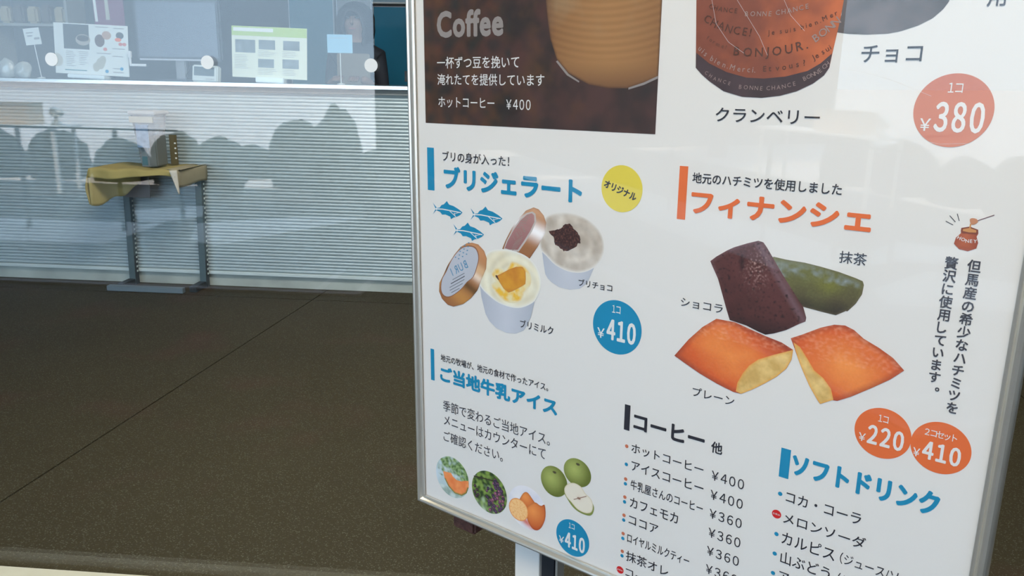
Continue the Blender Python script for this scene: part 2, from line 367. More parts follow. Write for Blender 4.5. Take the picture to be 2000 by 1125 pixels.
t = card('price_card', -1.285, 4.40, 1.106, .138, .095, 0, 0, 'pale blue card on a thin stem in front of the person', mat('blue_card', (.22, .42, .58), .6), [(-.42, .3, .8, .02)], .165)
# ---- black display pedestal and rack at the far left
rk = root('goods_rack', (-3.10, 4.62, 1.106), 'low rack hung with brown goods at the far left of the counter', 'display rack')
bm = bmesh.new(); bxm(bm, -.32, .16, 0, .18, .29, .305); bxm(bm, -.32, -.305, 0, .18, 0, .48); bxm(bm, .145, .16, 0, .18, 0, .48); bxm(bm, -.32, .16, 0, .18, .47, .48)
link('frame', bm, mat('pale_rack', (.20, .21, .2), .5), rk)
for i in range(5):
    bm = bxm(bmesh.new(), -.27 + i * .083, -.205 + i * .083, .02, .08, .306, .40 + .01 * (i % 2), .012); link('goods_pack', bm, [kraft_back, mat('brown_pack', (.07, .055, .045), .6)][i % 2], rk)
bag_m = mat('glossy_bag', (.30, .33, .33), .15, 0, .6, 25, .8, bscale=30)
for i, (x, s) in enumerate(((-3.22, 1.0), (-3.12, .9), (-3.03, .8))):
    bm = bmesh.new(); bmesh.ops.create_icosphere(bm, subdivisions=3, radius=.055 * s)
    for v in bm.verts:
        v.co.z *= 1.15; v.co.y *= .7; v.co += v.normal * .012 * noise.noise(v.co * 40 + Vector((i * 9, 0, 0))); v.co.z = max(v.co.z, -.05 * s) + .05 * s
    ob = link('sealed_bag', bm, bag_m, None, True); ob.location = (x, 4.31, 1.1065)
    tag(ob, ['crinkled clear bag of sweets at the far left end of the counter', 'crinkled clear bag of sweets, middle of the three', 'crinkled clear bag of sweets below the tilted price card'][i], 'bag', 'clear bags on the counter')
t = root('leaflet', (-2.69, 4.62, 1.106), 'magenta and white leaflet in a holder behind the tabletop menu', 'leaflet')
box('sheet', -.09, .09, 0, .004, .30, .46, mat('magenta', (.16, .03, .09), .5), t); box('holder', -.07, .07, .005, .012, 0, .38, MATS['dark_bezel'], t)
flat('white_shape', [(-.085, .32), (-.068, .32), (-.072, .45), (-.088, .45)], -.001, paper, t); flat('white_shape', [(-.02, .33), (.005, .33), (0, .45), (-.02, .45)], -.001, MATS['print_cream'], t)
# ---- card reader
t = root('card_reader', (-1.985, 4.26, 1.1062), 'small white card terminal with dark display, right of the monitor', 'card terminal'); t.rotation_euler = (R(-8), R(2), 0)
bm = bxm(bmesh.new(), -.072, .068, 0, .05, 0, .088, .006); link('body', bm, mat('terminal_white', (.45, .5, .5), .4), t)
box('display', -.06, .05, -.002, -.0002, .032, .078, mat('terminal_display', (.05, .07, .08), .2), t)
bm = bmesh.new()
for i in range(4): bxm(bm, .005 + i * .013, .012 + i * .013, -.0025, 0, .012, .019)
link('key_row', bm, pgrey, t)
# ---- green headed information sheet
gs = root('information_sheet', (-1.665, 4.37, 1.106), 'white information sheet with green header and six photos', 'notice'); gs.rotation_euler = (R(-3), R(1.5), 0)
box('board', -.215, .20, 0, .004, .025, .292, mat('cream_paper', (.58, .62, .54), .6), gs)
box('header', -.2145, .1995, -.001, 0, .243, .2915, mat('lime_header', (.36, .50, .17), .6), gs)
box('title_box', -.205, .015, -.002, -.001, .265, .284, paper, gs)
for x0, x1, z0, z1 in ((-.195, -.085, .155, .222), (-.065, .025, .175, .224), (.07, .16, .175, .224), (-.07, .018, .08, .125), (.065, .155, .08, .128)):
    o = box('photo_print', x0, x1, -.001, 0, z0, z1, mat('misty_photo', (.16, .20, .23), .6, 0, .9, 25), gs)
bm = bmesh.new()
for x, z, n_ in ((-.2, .14, 9), (-.07, .165, 4), (.065, .165, 4), (-.07, .07, 4), (.065, .07, 4)):
    for i in range(n_): bxm(bm, x, x + random.uniform(.06, .105), -.001, 0, z - i * .0085, z - i * .0085 + .003)
link('small_print', bm, mat('print_pale_grey', (.36, .39, .38), .6), gs)['kind'] = 'stuff'
box('foot_block', -.075, .08, -.03, .03, 0, .028, MATS['frosted_foot'], gs, .003)

# ---- person behind the counter (one continuous body, hair and apron as children)
def skin_body(name, verts, edges, radii, m, parent, sub=2):
    me = bpy.data.meshes.new(name); me.from_pydata(verts, edges, []); o = bpy.data.objects.new(name, me); COL.objects.link(o)
    md = o.modifiers.new('s', 'SKIN'); me.skin_vertices or me.attributes
    bpy.context.view_layer.objects.active = o
    if not me.skin_vertices:
        bmx = bmesh.new(); bmx.from_mesh(me); bmx.verts.layers.skin.verify(); bmx.to_mesh(me); bmx.free()
    for i, r_ in enumerate(radii): me.skin_vertices[0].data[i].radius = r_ if isinstance(r_, tuple) else (r_, r_); me.skin_vertices[0].data[i].use_root = (i == 0)
    s = o.modifiers.new('u', 'SUBSURF'); s.levels = sub; s.render_levels = sub
    dg = bpy.context.evaluated_depsgraph_get(); nm = bpy.data.meshes.new_from_object(o.evaluated_get(dg)); o.modifiers.clear(); o.data = nm
    nm.materials.clear(); nm.materials.append(m)
    for p in nm.polygons: p.use_smooth = True
    o.parent = parent; return o
pr = root('person', (-1.43, 5.27, 0), 'person with dark bobbed hair in a dark top standing behind the counter', 'person'); pr.rotation_euler = (0, 0, R(2))
skin = mat('skin', (.24, .15, .12), .5)
V = [(0, 0, .92), (0, 0, 1.08), (0, .0, 1.22), (0, 0, 1.32), (0, -.005, 1.38), (0, -.02, 1.45), (0, -.025, 1.53),
     (.145, 0, 1.28), (.175, -.02, 1.04), (.13, -.20, 1.10), (.09, -.27, 1.14), (-.145, 0, 1.28), (-.175, -.02, 1.04), (-.12, -.20, 1.10), (-.06, -.27, 1.13),
     (.09, 0, .86), (.095, -.01, .48), (.095, .03, .08), (.10, -.12, .03), (-.09, 0, .86), (-.095, -.01, .48), (-.095, .03, .08), (-.10, -.12, .03)]
E_ = [(0, 1), (1, 2), (2, 3), (3, 4), (4, 5), (5, 6), (3, 7), (7, 8), (8, 9), (9, 10), (3, 11), (11, 12), (12, 13), (13, 14), (0, 15), (15, 16), (16, 17), (17, 18), (0, 19), (19, 20), (20, 21), (21, 22)]
Rr = [(.15, .11), (.125, .09), (.15, .10), (.12, .085), (.05, .05), (.078, .09), (.07, .085), .055, .042, .033, .026, .055, .042, .033, .026, .085, .06, .042, .03, .085, .06, .042, .03]
body = skin_body('body', V, E_, Rr, mat('dark_top', (.03, .035, .05), .8), pr)
body.data.materials.append(skin)
for p in body.data.polygons:
    if p.center.z > 1.36 or (p.center.y < -.21 and p.center.z > 1.0): p.material_index = 1
def facebits():
    bm = bmesh.new()
    tube(bm, [(0, -.098, 1.515), (0, -.122, 1.475), (0, -.105, 1.466)], [.006, .011, .008], 8)
    link('nose', bm, skin, pr, True)
    for s in (-1, 1):
        b2 = bmesh.new(); bmesh.ops.create_uvsphere(b2, u_segments=12, v_segments=8, radius=.011); o = link('eye', b2, black_m, pr, True); o.location = (s * .03, -.094, 1.508); o.scale = (1.3, .5, .6)
    b2 = bxm(bmesh.new(), -.022, .022, -.105, -.092, 1.437, 1.445, .003); link('mouth', b2, mat('lips', (.32, .12, .11), .5), pr)
    for s in (-1, 1):
        for k in range(5):
            x0 = s * (.06 + .012 * k) if k < 4 else s * .045
            b2 = tube(bmesh.new(), [(x0 - s * .02, -.285, 1.145), (x0 - s * .022, -.32, 1.14 - .004 * k), (x0 - s * .024, -.345 + .006 * abs(k - 1), 1.122)], [.009, .008, .006], 8)
            link('finger', b2, skin, pr, True)
facebits()
bm = bmesh.new(); bmesh.ops.create_icosphere(bm, subdivisions=4, radius=1)
for v in list(bm.verts):
    x, y, zz = v.co
    r_ = 1 + .02 * noise.noise(v.co * 6)
    v.co = Vector((x * .120 * r_, y * .125 * r_ + .004, 1.50 + zz * .112 * r_ if zz > 0 else 1.50 + zz * .24))
    if y > -.35 and zz < -.2: v.co.x *= 1.06
dl = [v for v in bm.verts if v.co.y < -.04 and ((v.co.x / .058) ** 2 + ((v.co.z - 1.45) / .088) ** 2 < 1 or (abs(v.co.x) < .05 and v.co.z < 1.45))]
bmesh.ops.delete(bm, geom=dl, context='VERTS')
dl = [v for v in bm.verts if v.co.z < 1.29]; bmesh.ops.delete(bm, geom=dl, context='VERTS')
hr = link('hair', bm, mat('black_hair', (.008, .008, .010), .6, 0, .3, 60), pr, True)
sm = hr.modifiers.new('t', 'SOLIDIFY'); sm.thickness = .012; sm.offset = -1
bm = bmesh.new(); bxm(bm, -.10, .11, -.125, -.108, .95, 1.29, .006); link('apron_bib', bm, mat('beige_apron', (.24, .22, .19), .8), pr)

# ================================================================= CLOTH-TOPPED STAND
st = root('slotted_stand', (-2.25, 4.1, 0), 'slotted steel angle stand draped with an ochre cloth, against the counter', 'stand')
sx = lambda x: x + 2.25
sy = lambda y: y - 4.1
for (xb, xt) in ((-2.455, -2.438), (-2.048, -2.030)):
    bm = bmesh.new(); z0, z1 = 0.0, .665
    for (dx0, dx1, dy0, dy1) in ((0, .034, -.003, 0), (.031, .034, 0, .034)):
        vs = []
        for zz, xx in ((z0, xb), (z1, xt)):
            vs += [bm.verts.new((sx(xx + a), sy(4.155 + b), zz)) for a, b in ((dx0, dy0), (dx1, dy0), (dx1, dy1), (dx0, dy1))]
        a, b = vs[:4], vs[4:]
        bm.faces.new(a[::-1]); bm.faces.new(b)
        for i in range(4): bm.faces.new((a[i], a[(i + 1) % 4], b[(i + 1) % 4], b[i]))
    lg = link('leg', bm, dark_steel, st)
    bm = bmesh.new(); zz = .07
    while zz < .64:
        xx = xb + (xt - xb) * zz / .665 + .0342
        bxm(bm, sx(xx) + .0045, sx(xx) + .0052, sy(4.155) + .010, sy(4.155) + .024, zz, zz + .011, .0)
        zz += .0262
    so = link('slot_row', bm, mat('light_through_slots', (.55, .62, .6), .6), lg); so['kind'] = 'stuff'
    bm = bmesh.new(); bxm(bm, sx(xb + .034), sx(xb + .038), sy(4.158), sy(4.19), .0, .64); link('dark_flange', bm, black_m, st).location = (.0002, -.002, 0)
    bm = bmesh.new(); bxm(bm, sx(xb) - .006, sx(xb) + .034, sy(4.035), sy(4.155), .003, .034, .002); link('foot_bar', bm, black_m, st)
bm = bmesh.new(); bxm(bm, sx(-2.50), sx(-2.075), sy(4.0), sy(4.034), .002, .030, .002); link('front_bar', bm, mat('grey_blue_bar', (.16, .20, .23), .5, .3), st)
bm = bmesh.new(); bxm(bm, sx(-2.45), sx(-2.0), sy(3.90), sy(4.18), .655, .668); link('top_board', bm, mat('dark_board', (.05, .05, .05), .8), st)
bm = bmesh.new(); bxm(bm, sx(-2.40), sx(-2.26), sy(4.10), sy(4.104), .50, .655); link('hanging_flap', bm, mat('grey_sheet', (.10, .10, .11), .8), st)
# cloth: a sheet over the board with drops at the front, left and right
def sheet(name, fn, nu, nv, m, parent, th=.003):
    bm = bmesh.new(); g = [[bm.verts.new(fn(i / nu, j / nv)) for j in range(nv + 1)] for i in range(nu + 1)]
    for i in range(nu):
        for j in range(nv): bm.faces.new((g[i][j], g[i + 1][j], g[i + 1][j + 1], g[i][j + 1]))
    o = link(name, bm, m, parent, True); s = o.modifiers.new('t', 'SOLIDIFY'); s.thickness = th; return o
def top_fn(u, v):
    # u along x, v from the back edge over the top and down the front
    x = -2.455 + u * .46; wv = .004 * math.sin(u * 17) + .003 * noise.noise(Vector((u * 6, v * 4, 0)))
    if v < .72: y, zz = 4.185 - v / .72 * .295, .672 + wv * .6
    else:
        s = (v - .72) / .28; y = 3.888 - .012 * s + wv; zz = .672 - s * (.036 + .012 * math.sin(u * 5 + .6)) + wv * .3
    return (sx(x), sy(y), zz)
cl = sheet('cloth_top', top_fn, 40, 20, kraft, st)
def left_fn(u, v):
    # curved drop at the left end: u along y (front to back), v down
    y = 3.88 + u * .29; a = v
    L_ = .185 - .10 * u + .015 * math.sin(u * 9)
    x = -2.452 - .030 * math.sin(min(a * 2.2, 1.57)) + .035 * max(0, a - .55) * (1 - u); zz = .674 - L_ * a
    return (sx(x + .006 * math.sin(u * 14)), sy(y), zz)
sheet('cloth_drop', left_fn, 18, 14, kraft, st)
def curl_fn(u, v):
    # front corner folded round to face the window
    x = -2.462 + u * .175; L_ = .17 - .11 * u ** 1.4 + .01 * math.sin(u * 12)
    y = 3.885 + .20 * u + .02 * math.sin(u * 5) ; zz = .655 - .02 * u - L_ * v
    return (sx(x), sy(y), zz)
sheet('cloth_fold', curl_fn, 18, 12, kraft, st)
def flap_fn(u, v):
    x = -2.022 + u * (.036) * (1 - v) + v * .040; return (sx(x), sy(3.866 + .012 * u), .678 - v * .118)
sheet('pale_flap', flap_fn, 4, 8, pale_cloth, st, .002)
def rf(u, v): return (sx(-1.996 + u * .022 + .003 * math.sin(v * 4)), sy(3.875 + u * .30), .674 - v * (.082 + .006 * math.sin(u * 6)))
sheet('right_drop', rf, 10, 6, kraft_back, st)
def rt(u, v): return (sx(-2.06 + u * .085), sy(3.90 + v * .28), .677 + .003 * math.sin(u * 8))
sheet('tan_paper_top', rt, 8, 6, kraft_back, st, .002)

# ---- clear storage tub on the cloth
tb = root('storage_tub', (-2.19, 4.03, .6785), 'tall cloudy plastic tub with lid and blue label on the cloth-topped stand', 'storage tub')
bm = bmesh.new()
def ringbox(w0, d0, z0, w1, d1, z1):
    a = [(-w0, -d0), (w0, -d0), (w0, d0), (-w0, d0)]; b = [(-w1, -d1), (w1, -d1), (w1, d1), (-w1, d1)]
    A = [bm.verts.new((x, y, z0)) for x, y in a]; B = [bm.verts.new((x, y, z1)) for x, y in b]
    for i in range(4): bm.faces.new((A[i], A[(i + 1) % 4], B[(i + 1) % 4], B[i]))
    bm.faces.new(A[::-1])
ringbox(.040, .045, .001, .062, .070, .262); bmesh.ops.bevel(bm, geom=[e for e in bm.edges if abs(e.verts[0].co.z - e.verts[1].co.z) > .1], offset=.01, segments=2, affect='EDGES')
link('bin', bm, tub_m, tb)
bm = bxm(bmesh.new(), -.074, .074, -.076, .076, .262, .282, .006); link('lid', bm, mat('frosty_lid', (.42, .42, .43), .4), tb)
bm = bxm(bmesh.new(), -.063, .06, -.078, -.072, .225, .255); link('beige_label', bm, mat('beige_label', (.42, .40, .35), .6), tb)
bm = bxm(bmesh.new(), -.035, .028, -.072, -.068, .10, .215); link('blue_label', bm, mat('blue_label', (.16, .24, .36), .6, 0, .5, 40), tb)
bm = bxm(bmesh.new(), .012, .058, -.058, .05, .003, .16, .006); link('grey_contents', bm, mat('grey_contents', (.12, .13, .125), .7), tb)
bm = bxm(bmesh.new(), -.034, .006, -.05, .03, .003, .14, .006); link('blue_contents', bm, mat('blue_contents', (.05, .13, .16), .5), tb)
t = root('perforated_post', (-2.115, 4.115, .6795), 'short tan perforated strip standing behind the storage tub', 'post')
bm = bxm(bmesh.new(), -.02, .02, -.002, .002, 0, .155); link('strip', bm, mat('ochre_strip', (.11, .085, .035), .8), t)
for i in range(4):
    bm = bxm(bmesh.new(), .006, .015, -.0032, -.002, .03 + i * .026, .038 + i * .026, .0); link('hole', bm, white_m, t)

# ================================================================= OUTSIDE, SEEN MIRRORED IN THE WINDOW
def blob(x, y, zc, rx, ry, rz_, seed, label):
    bm = bmesh.new(); bmesh.ops.create_icosphere(bm, subdivisions=4, radius=1)
    for v in bm.verts:
        n_ = 1 + .14 * noise.fractal(v.co * 2.0 + Vector((seed * 5, 0, 0)), 1, 2, 4) + .05 * noise.noise(v.co * 9)
        v.co = Vector((v.co.x * rx * n_, v.co.y * ry * n_, max(-zc, v.co.z * rz_ * n_)))
    o = link('foliage', bm, bush_m, None, True)
    r_ = root('shrub', (x, y, 0), label, 'shrub', 'dark shrubs across the paving'); o.parent = r_; o.location = (0, 0, zc)
    bm = tube(bmesh.new(), [(0, 0, 0), (0.02, 0, zc)], .03, 8); link('stem', bm, pbrown, r_)
SHL = ['second', 'third', 'first', 'fourth', 'sixth', 'fifth', 'seventh', 'eighth', 'ninth']
for i, a in enumerate([(-2.29, .34, .26, .30, .52), (-2.66, .30, .30, .30, .43), (-1.93, .2, .34, .3, .26), (-3.45, .26, .26, .3, .30), (-3.88, .28, .26, .3, .31), (-3.15, .16, .28, .3, .22),
                       (-4.45, .2, .38, .3, .30), (-5.1, .25, .4, .3, .33), (-5.8, .25, .45, .3, .35)]):
    kk = 8.27 / 7.62 if i in (1, 2, 5, 4, 7) else 1
    if i >= 6: kk, yy = 1.12, 3.12 - 7.62 * 1.12
    if i == 5: kk = 1.19
    if i == 2: kk = .90
    yy = 3.12 - 7.62 * kk
    if i in (1, 4): kk, yy = 1.10, 3.12 - 7.62 * 1.10
    if i == 2: yy = 3.12 - 7.62 * .90
    blob(a[0] * kk, yy, max(.1, 1.15 - (1.15 - a[1]) * kk), a[2] * kk * (.95 if i < 6 else .72), a[3], a[4] * kk, i, SHL[i] + ' dark rounded shrub from the right, across the paving, mirrored in the window')
bm = bmesh.new()
rl = root('railing', (-4.2, -2.5, 0), 'thin dark handrail on slim posts, mirrored in the window', 'railing')
tube(bm, [(-1.5, 0, .795), (0.13, 0, .752), (1.35, 0, .748)], .007, 8); link('handrail', bm, pole_m, rl)
for x in (-1.2, .14, .88, 1.34):
    bm = bxm(bmesh.new(), x - .012, x + .012, -.012, .012, 0, .748); link('post', bm, pole_m, rl)
tb2 = root('outdoor_table', (-5.73, -4.40, 0), 'small white outdoor table, mirrored in the window', 'table')
bm = bxm(bmesh.new(), -.87, .84, -.2, .2, .615, .64, .006); link('tabletop', bm, white_m, tb2)
for x in (-.8, .77):
    for y in (-.16, .16):
        bm = bxm(bmesh.new(), x - .015, x + .015, y - .015, y + .015, 0, .615); link('leg', bm, white_m, tb2)
wb = root('wooden_box', (-5.48, -4.40, .641), 'pale wooden box on the outdoor table, mirrored in the window', 'box')
bm = bxm(bmesh.new(), -.32, .26, -.12, .12, 0, .185, .003); link('body', bm, mat('pale_wood', (.62, .48, .34), .7, 0, .2, 12), wb)
bm = bxm(bmesh.new(), -.325, .265, -.125, .125, .186, .205, .003); link('lid', bm, mat('pale_wood_lid', (.42, .33, .23), .7, 0, .2, 12), wb)
sc_ = root('viewing_scope', (-4.99, -4.36, .641), 'small metal viewing scope on the outdoor table, mirrored in the window', 'scope')
bm = lathe(bmesh.new(), [(.05, 0), (.044, .03), (.02, .045), (.02, .09)], seg=16); link('foot', bm, alu, sc_)
bm = tube(bmesh.new(), [(-.045, -.045, .12), (.03, .0, .117), (.075, .03, .114)], [.05, .042, .027], 16); link('barrel', bm, alu, sc_, True)
struct(box('dark_backdrop', -11.2, -11, -9, 8, 0, 6, mat('backdrop_dark', (.02, .022, .02), .8)))  # added dark wall, keeps the bright plaza out of the sign's reflections
# big dark trees to the left outside
for i, (x, y) in enumerate(((-8.6, -1.6), (-8.4, 2.0), (-8.6, 5.8), (-9.4, -5.6))):
    r_ = root('tree', (x, y, 0), 'dense dark tree outside to the left, ' + ['third', 'second', 'first', 'fourth'][i] + ' one counting from the building', 'tree', 'dark trees to the left of the building')
    bm = bmesh.new(); bmesh.ops.create_icosphere(bm, subdivisions=4, radius=1)
    for v in bm.verts:
        n_ = 1 + .2 * noise.fractal(v.co * 2.2 + Vector((i * 7, 3, 0)), 1, 2, 4); v.co = Vector((v.co.x * 1.3 * n_, v.co.y * 1.4 * n_, v.co.z * 2.5 * n_))
    o = link('crown', bm, bush_m, r_, True); o.location = (0, 0, 3.0)
    bm = tube(bmesh.new(), [(0, 0, 0), (.05, 0, .8), (0, 0, 1.6)], [.14, .11, .09], 10); link('trunk', bm, pbrown, r_)

# ================================================================= THE MENU SIGN
Hs = 638.7                       # height of the lower inner corner above the floor, mm
hx = Vector((0.83775473, -0.54593659, 0.01096579)); up = Vector((-0.01230524, 0.00120192, 0.99992357)); nn = Vector((-0.54590804, -0.83782563, -0.00571097))
O_ = Vector((-0.1722053, 0.90505118, 0.63873734))
sign = root('menu_sign', (0, 0, 0), 'large white cafe menu sign in a silver aluminium frame on a post stand', 'sign')
M = Matrix.Identity(4)
for r_ in range(3): M[r_][0] = hx[r_]; M[r_][1] = up[r_]; M[r_][2] = nn[r_]
M.translation = O_ - up * (Hs / 1000)
sign.matrix_world = M
k = .001
def P3(u, v, w_): return Vector((u * k, (v + Hs) * k, w_ * k))
PW, PH = 594.0, 841.0
def sbox(name, u0, u1, v0, v1, w0, w1, m, parent=None, bev=0):
    a, b = P3(u0, v0, w0), P3(u1, v1, w1)
    return link(name, bxm(bmesh.new(), a.x, b.x, a.y, b.y, a.z, b.z, bev * k), m, parent or sign)
# poster sheet
poster = sbox('poster', -3, PW + 3, -3, PH + 3, -1.5, 0, mat('poster_white', (.785, .765, .735), .55, 0, .012, 4))
sbox('backing_panel', -8, PW + 8, -8, PH + 8, -12, -1.6, mat('grey_backing', (.3, .3, .3), .6))
cov = sbox('clear_cover', -2, PW + 2, -2, PH + 2, 1.6, 2.6, acry); cov['label'] = 'clear plastic cover sheet over the poster'
# frame rails with mitred ends: profile (t outward, w toward the viewer)
PR = [(-1.0, 2.8), (-1.0, 4.0), (.6, 4.6), (1.6, 4.2), (2.2, 3.4), (2.8, 4.4), (4.2, 7.0), (6.0, 7.9), (8.0, 7.0), (9.4, 4.6), (10.2, 1.0), (10.6, -14), (-1.0, -14), (-1.0, -12.5), (8.4, -12.2), (8.4, 2.0), (-1.0, 2.7)]
def rail(a, b, da, db, name='frame_rail'):
    bm = bmesh.new(); A = []; B = []
    for t_, w_ in PR:
        A.append(bm.verts.new(P3(a[0] + da[0] * t_, a[1] + da[1] * t_, w_))); B.append(bm.verts.new(P3(b[0] + db[0] * t_, b[1] + db[1] * t_, w_)))
    n_ = len(PR)
    for i in range(n_): bm.faces.new((A[i], A[(i + 1) % n_], B[(i + 1) % n_], B[i]))
    bm.faces.new(A[::-1]); bm.faces.new(B); bmesh.ops.recalc_face_normals(bm, faces=bm.faces[:])
    return link(name, bm, alu, sign)
g_ = .12
rail((g_, 0), (PW - g_, 0), (-1, -1), (1, -1)); rail((g_, PH), (PW - g_, PH), (-1, 1), (1, 1))
rail((0, g_), (0, PH - g_), (-1, -1), (-1, 1)); rail((PW, g_), (PW, PH - g_), (1, -1), (1, 1))
# stand behind: white board, charcoal pole, chrome strip, feet
for u0 in (123, 420):
    sbox('white_upright', u0, u0 + 36, -Hs + 20, 500, -32, -26, mat('warm_white_board', (.80, .76, .70), .5), None, .5)
    sbox('pole', u0 + 37, u0 + 58, -Hs + 20, 600, -48, -28, pole_m, None, 2)
    sbox('chrome_strip', u0 + 59.5, u0 + 62.5, -Hs + 20, 500, -40, -26, alu)
    sbox('foot', u0 + 20, u0 + 75, -Hs + 1.5, -Hs + 20, -230, 130, pole_m, None, 3)
    sbox('clamp', u0 + 34, u0 + 60, 20, 60, -27.5, -12.5, black_m)
sbox('cross_bar', 150, 470, -Hs + 60, -Hs + 80, -62, -48.5, pole_m, None, 2)
sbox('rusty_bracket', 31, 68, -41, 2, -36, -14.5, rust_m, None, 3)['label'] = 'rusty brown bracket under the frame'

# ---------------------------------------------------------------- printed artwork
inks = dict(white=mat('ink_white', (.78, .78, .77), .55), grey=mat('ink_gloss_grey', (.30, .27, .26), .5), ink=mat('ink_black', (.020, .020, .030), .55), soft=mat('ink_soft_black', (.055, .055, .07), .55),  # grey ink has the gloss over the lettering put into its colour
            blue=mat('ink_blue', (.004, .250, .455), .55), orange=mat('ink_orange', (.78, .155, .035), .55), yellow=mat('ink_yellow', (.76, .62, .07), .55),
            dull_orange=mat('ink_brick', (.60, .17, .085), .55), red=mat('ink_red', (.65, .01, .012), .5), brown=mat('ink_brown', (.05, .028, .02), .55),
            pink=mat('ink_pink', (.35, .25, .22), .6), dkbrown=mat('ink_umber', (.11, .045, .03), .6), lblue=mat('ink_lightblue', (.09, .26, .43), .6))
TXT = [
('Coffee', 31.6, 122.2, 552.3, 579.7, 'grey', 3), ('一杯ずつ豆を挽いて', 31.1, 142.5, 521.0, 533.1, 'white', 1), ('淹れたてを提供しています', 31.3, 173.7, 503.7, 515.5, 'white', 1),
('ホットコーヒー', 32.3, 110.8, 480.2, 491.3, 'white', 1), ('￥400', 126.3, 157.4, 480.3, 490.5, 'white', 1), ('ブリの身が入った！', 36.9, 130.6, 422.0, 433.3, 'ink', 2),
('ブリジェラート', 38.5, 221.3, 392.1, 417.1, 'blue', 5), ('ブリチョコ', 220.2, 259.4, 309.0, 316.5, 'ink', 2), ('ブリミルク', 146.9, 190.6, 250.7, 259.9, 'ink', 2),
('1コ', 260.3, 269.7, 288.2, 296.1, 'white', 1), ('￥', 244.1, 252.6, 259.6, 270.0, 'white', 3), ('410', 254.9, 287.8, 259.4, 281.5, 'white', 5),
('地元の牧場が、地元の食材で作ったアイス。', 29.6, 185.6, 186.0, 195.1, 'ink', 2), ('ご当地牛乳アイス', 28.1, 197.9, 160.1, 180.1, 'blue', 5),
('季節で変わるご当地アイス。', 32.3, 189.2, 123.3, 137.5, 'soft', 0), ('メニューはカウンターにて', 33.2, 183.9, 105.5, 118.8, 'soft', 0), ('ご確認ください。', 32.3, 124.1, 83.8, 97.8, 'soft', 0),
('1コ', 216.6, 224.2, 34.3, 40.9, 'white', 1), ('￥', 204.0, 210.9, 11.8, 20.5, 'white', 3), ('410', 212.0, 238.2, 9.8, 28.7, 'white', 5),
('クランベリー', 354.2, 441.8, 476.3, 487.9, 'ink', 1), ('チョコ', 467.7, 510.0, 523.8, 536.4, 'ink', 1), ('1コ', 530.0, 539.5, 502.5, 509.5, 'white', 1), ('￥', 514.3, 521.6, 475.0, 484.0, 'white', 2),
('380', 523.6, 555.7, 474.5, 496.2, 'white', 4), ('用', 546.5, 557.8, 560.4, 572.4, 'soft', 3), ('地元のハチミツを使用しました', 336.5, 464.6, 422.1, 431.6, 'ink', 3),
('フィナンシェ', 336.6, 489.5, 393.9, 415.6, 'orange', 5), ('抹茶', 468.2, 489.2, 368.3, 378.3, 'ink', 1), ('ショコラ', 332.8, 373.7, 307.9, 316.0, 'ink', 0), ('プレーン', 350.3, 391.2, 223.6, 232.6, 'ink', 0),
('1コ', 512.6, 520.3, 242.3, 248.4, 'white', 1), ('￥', 499.4, 504.8, 221.9, 229.1, 'white', 2), ('220', 505.9, 533.6, 221.2, 238.3, 'white', 4), ('2コセット', 547.3, 570.0, 240.3, 246.4, 'white', 1),
('￥', 540.9, 546.0, 220.8, 228.0, 'white', 2), ('410', 547.4, 574.5, 220.5, 236.3, 'white', 4), ('コーヒー', 289.9, 366.0, 172.6, 190.0, 'ink', 5), ('他', 372.5, 383.8, 172.3, 184.1, 'ink', 4),
('ホットコーヒー', 289.0, 366.7, 146.4, 156.7, 'ink', 1), ('￥400', 375.1, 407.0, 144.5, 154.6, 'ink', 1), ('アイスコーヒー', 289.9, 368.1, 127.3, 137.9, 'ink', 1), ('￥400', 375.4, 407.4, 124.6, 134.7, 'ink', 1),
('牛乳屋さんのコーヒー', 290.0, 369.0, 106.1, 117.0, 'ink', 1), ('￥360', 375.9, 408.0, 104.8, 114.8, 'ink', 1), ('カフェモカ', 290.2, 344.2, 86.0, 97.4, 'ink', 1), ('￥360', 376.3, 408.4, 84.6, 94.8, 'ink', 1),
('ココア', 289.9, 323.6, 66.5, 76.5, 'ink', 1), ('￥360', 376.1, 408.5, 64.9, 75.0, 'ink', 1), ('ロイヤルミルクティー', 289.1, 358.9, 44.6, 55.5, 'ink', 1), ('￥360', 376.4, 408.6, 45.0, 55.2, 'ink', 1),
('抹茶オレ', 288.6, 337.4, 23.0, 35.1, 'ink', 1), ('￥360', 376.4, 408.6, 25.0, 35.2, 'ink', 1), ('コーン', 289.1, 324.5, 5.0, 14.6, 'ink', 1), ('ソフトドリンク', 448.0, 565.2, 174.0, 195.0, 'blue', 5),
('コカ・コーラ', 445.8, 509.5, 146.3, 157.0, 'ink', 1), ('メロンソーダ', 445.4, 515.5, 125.1, 136.2, 'ink', 1), ('カルピス', 445.7, 492.3, 104.8, 116.9, 'ink', 1), ('（ジュース/ソ', 496.7, 543.6, 105.0, 116.0, 'ink', 0),
('山ぶどう', 446.4, 490.1, 84.8, 97.2, 'ink', 1), ('（ジュース/ソ', 496.7, 543.6, 85.0, 96.0, 'ink', 0), ('ア', 446.7, 455.7, 66.5, 76.5, 'ink', 1)]
_cache = []
def text_obj(s, weight, res=3):
    cu = bpy.data.curves.new('t', 'FONT'); cu.body = s; cu.size = 1.0; cu.resolution_u = res; cu.offset = 0
    if s == 'Coffee': cu.space_character = 1.10
    if any(ch in '０１２３４５６７８９' for ch in s): cu.space_character = .53
    cu.dimensions = '2D'; cu.fill_mode = 'FRONT' if cu.dimensions == '3D' else 'BOTH'
    o = bpy.data.objects.new('t', cu); COL.objects.link(o); _cache.append(o); return o
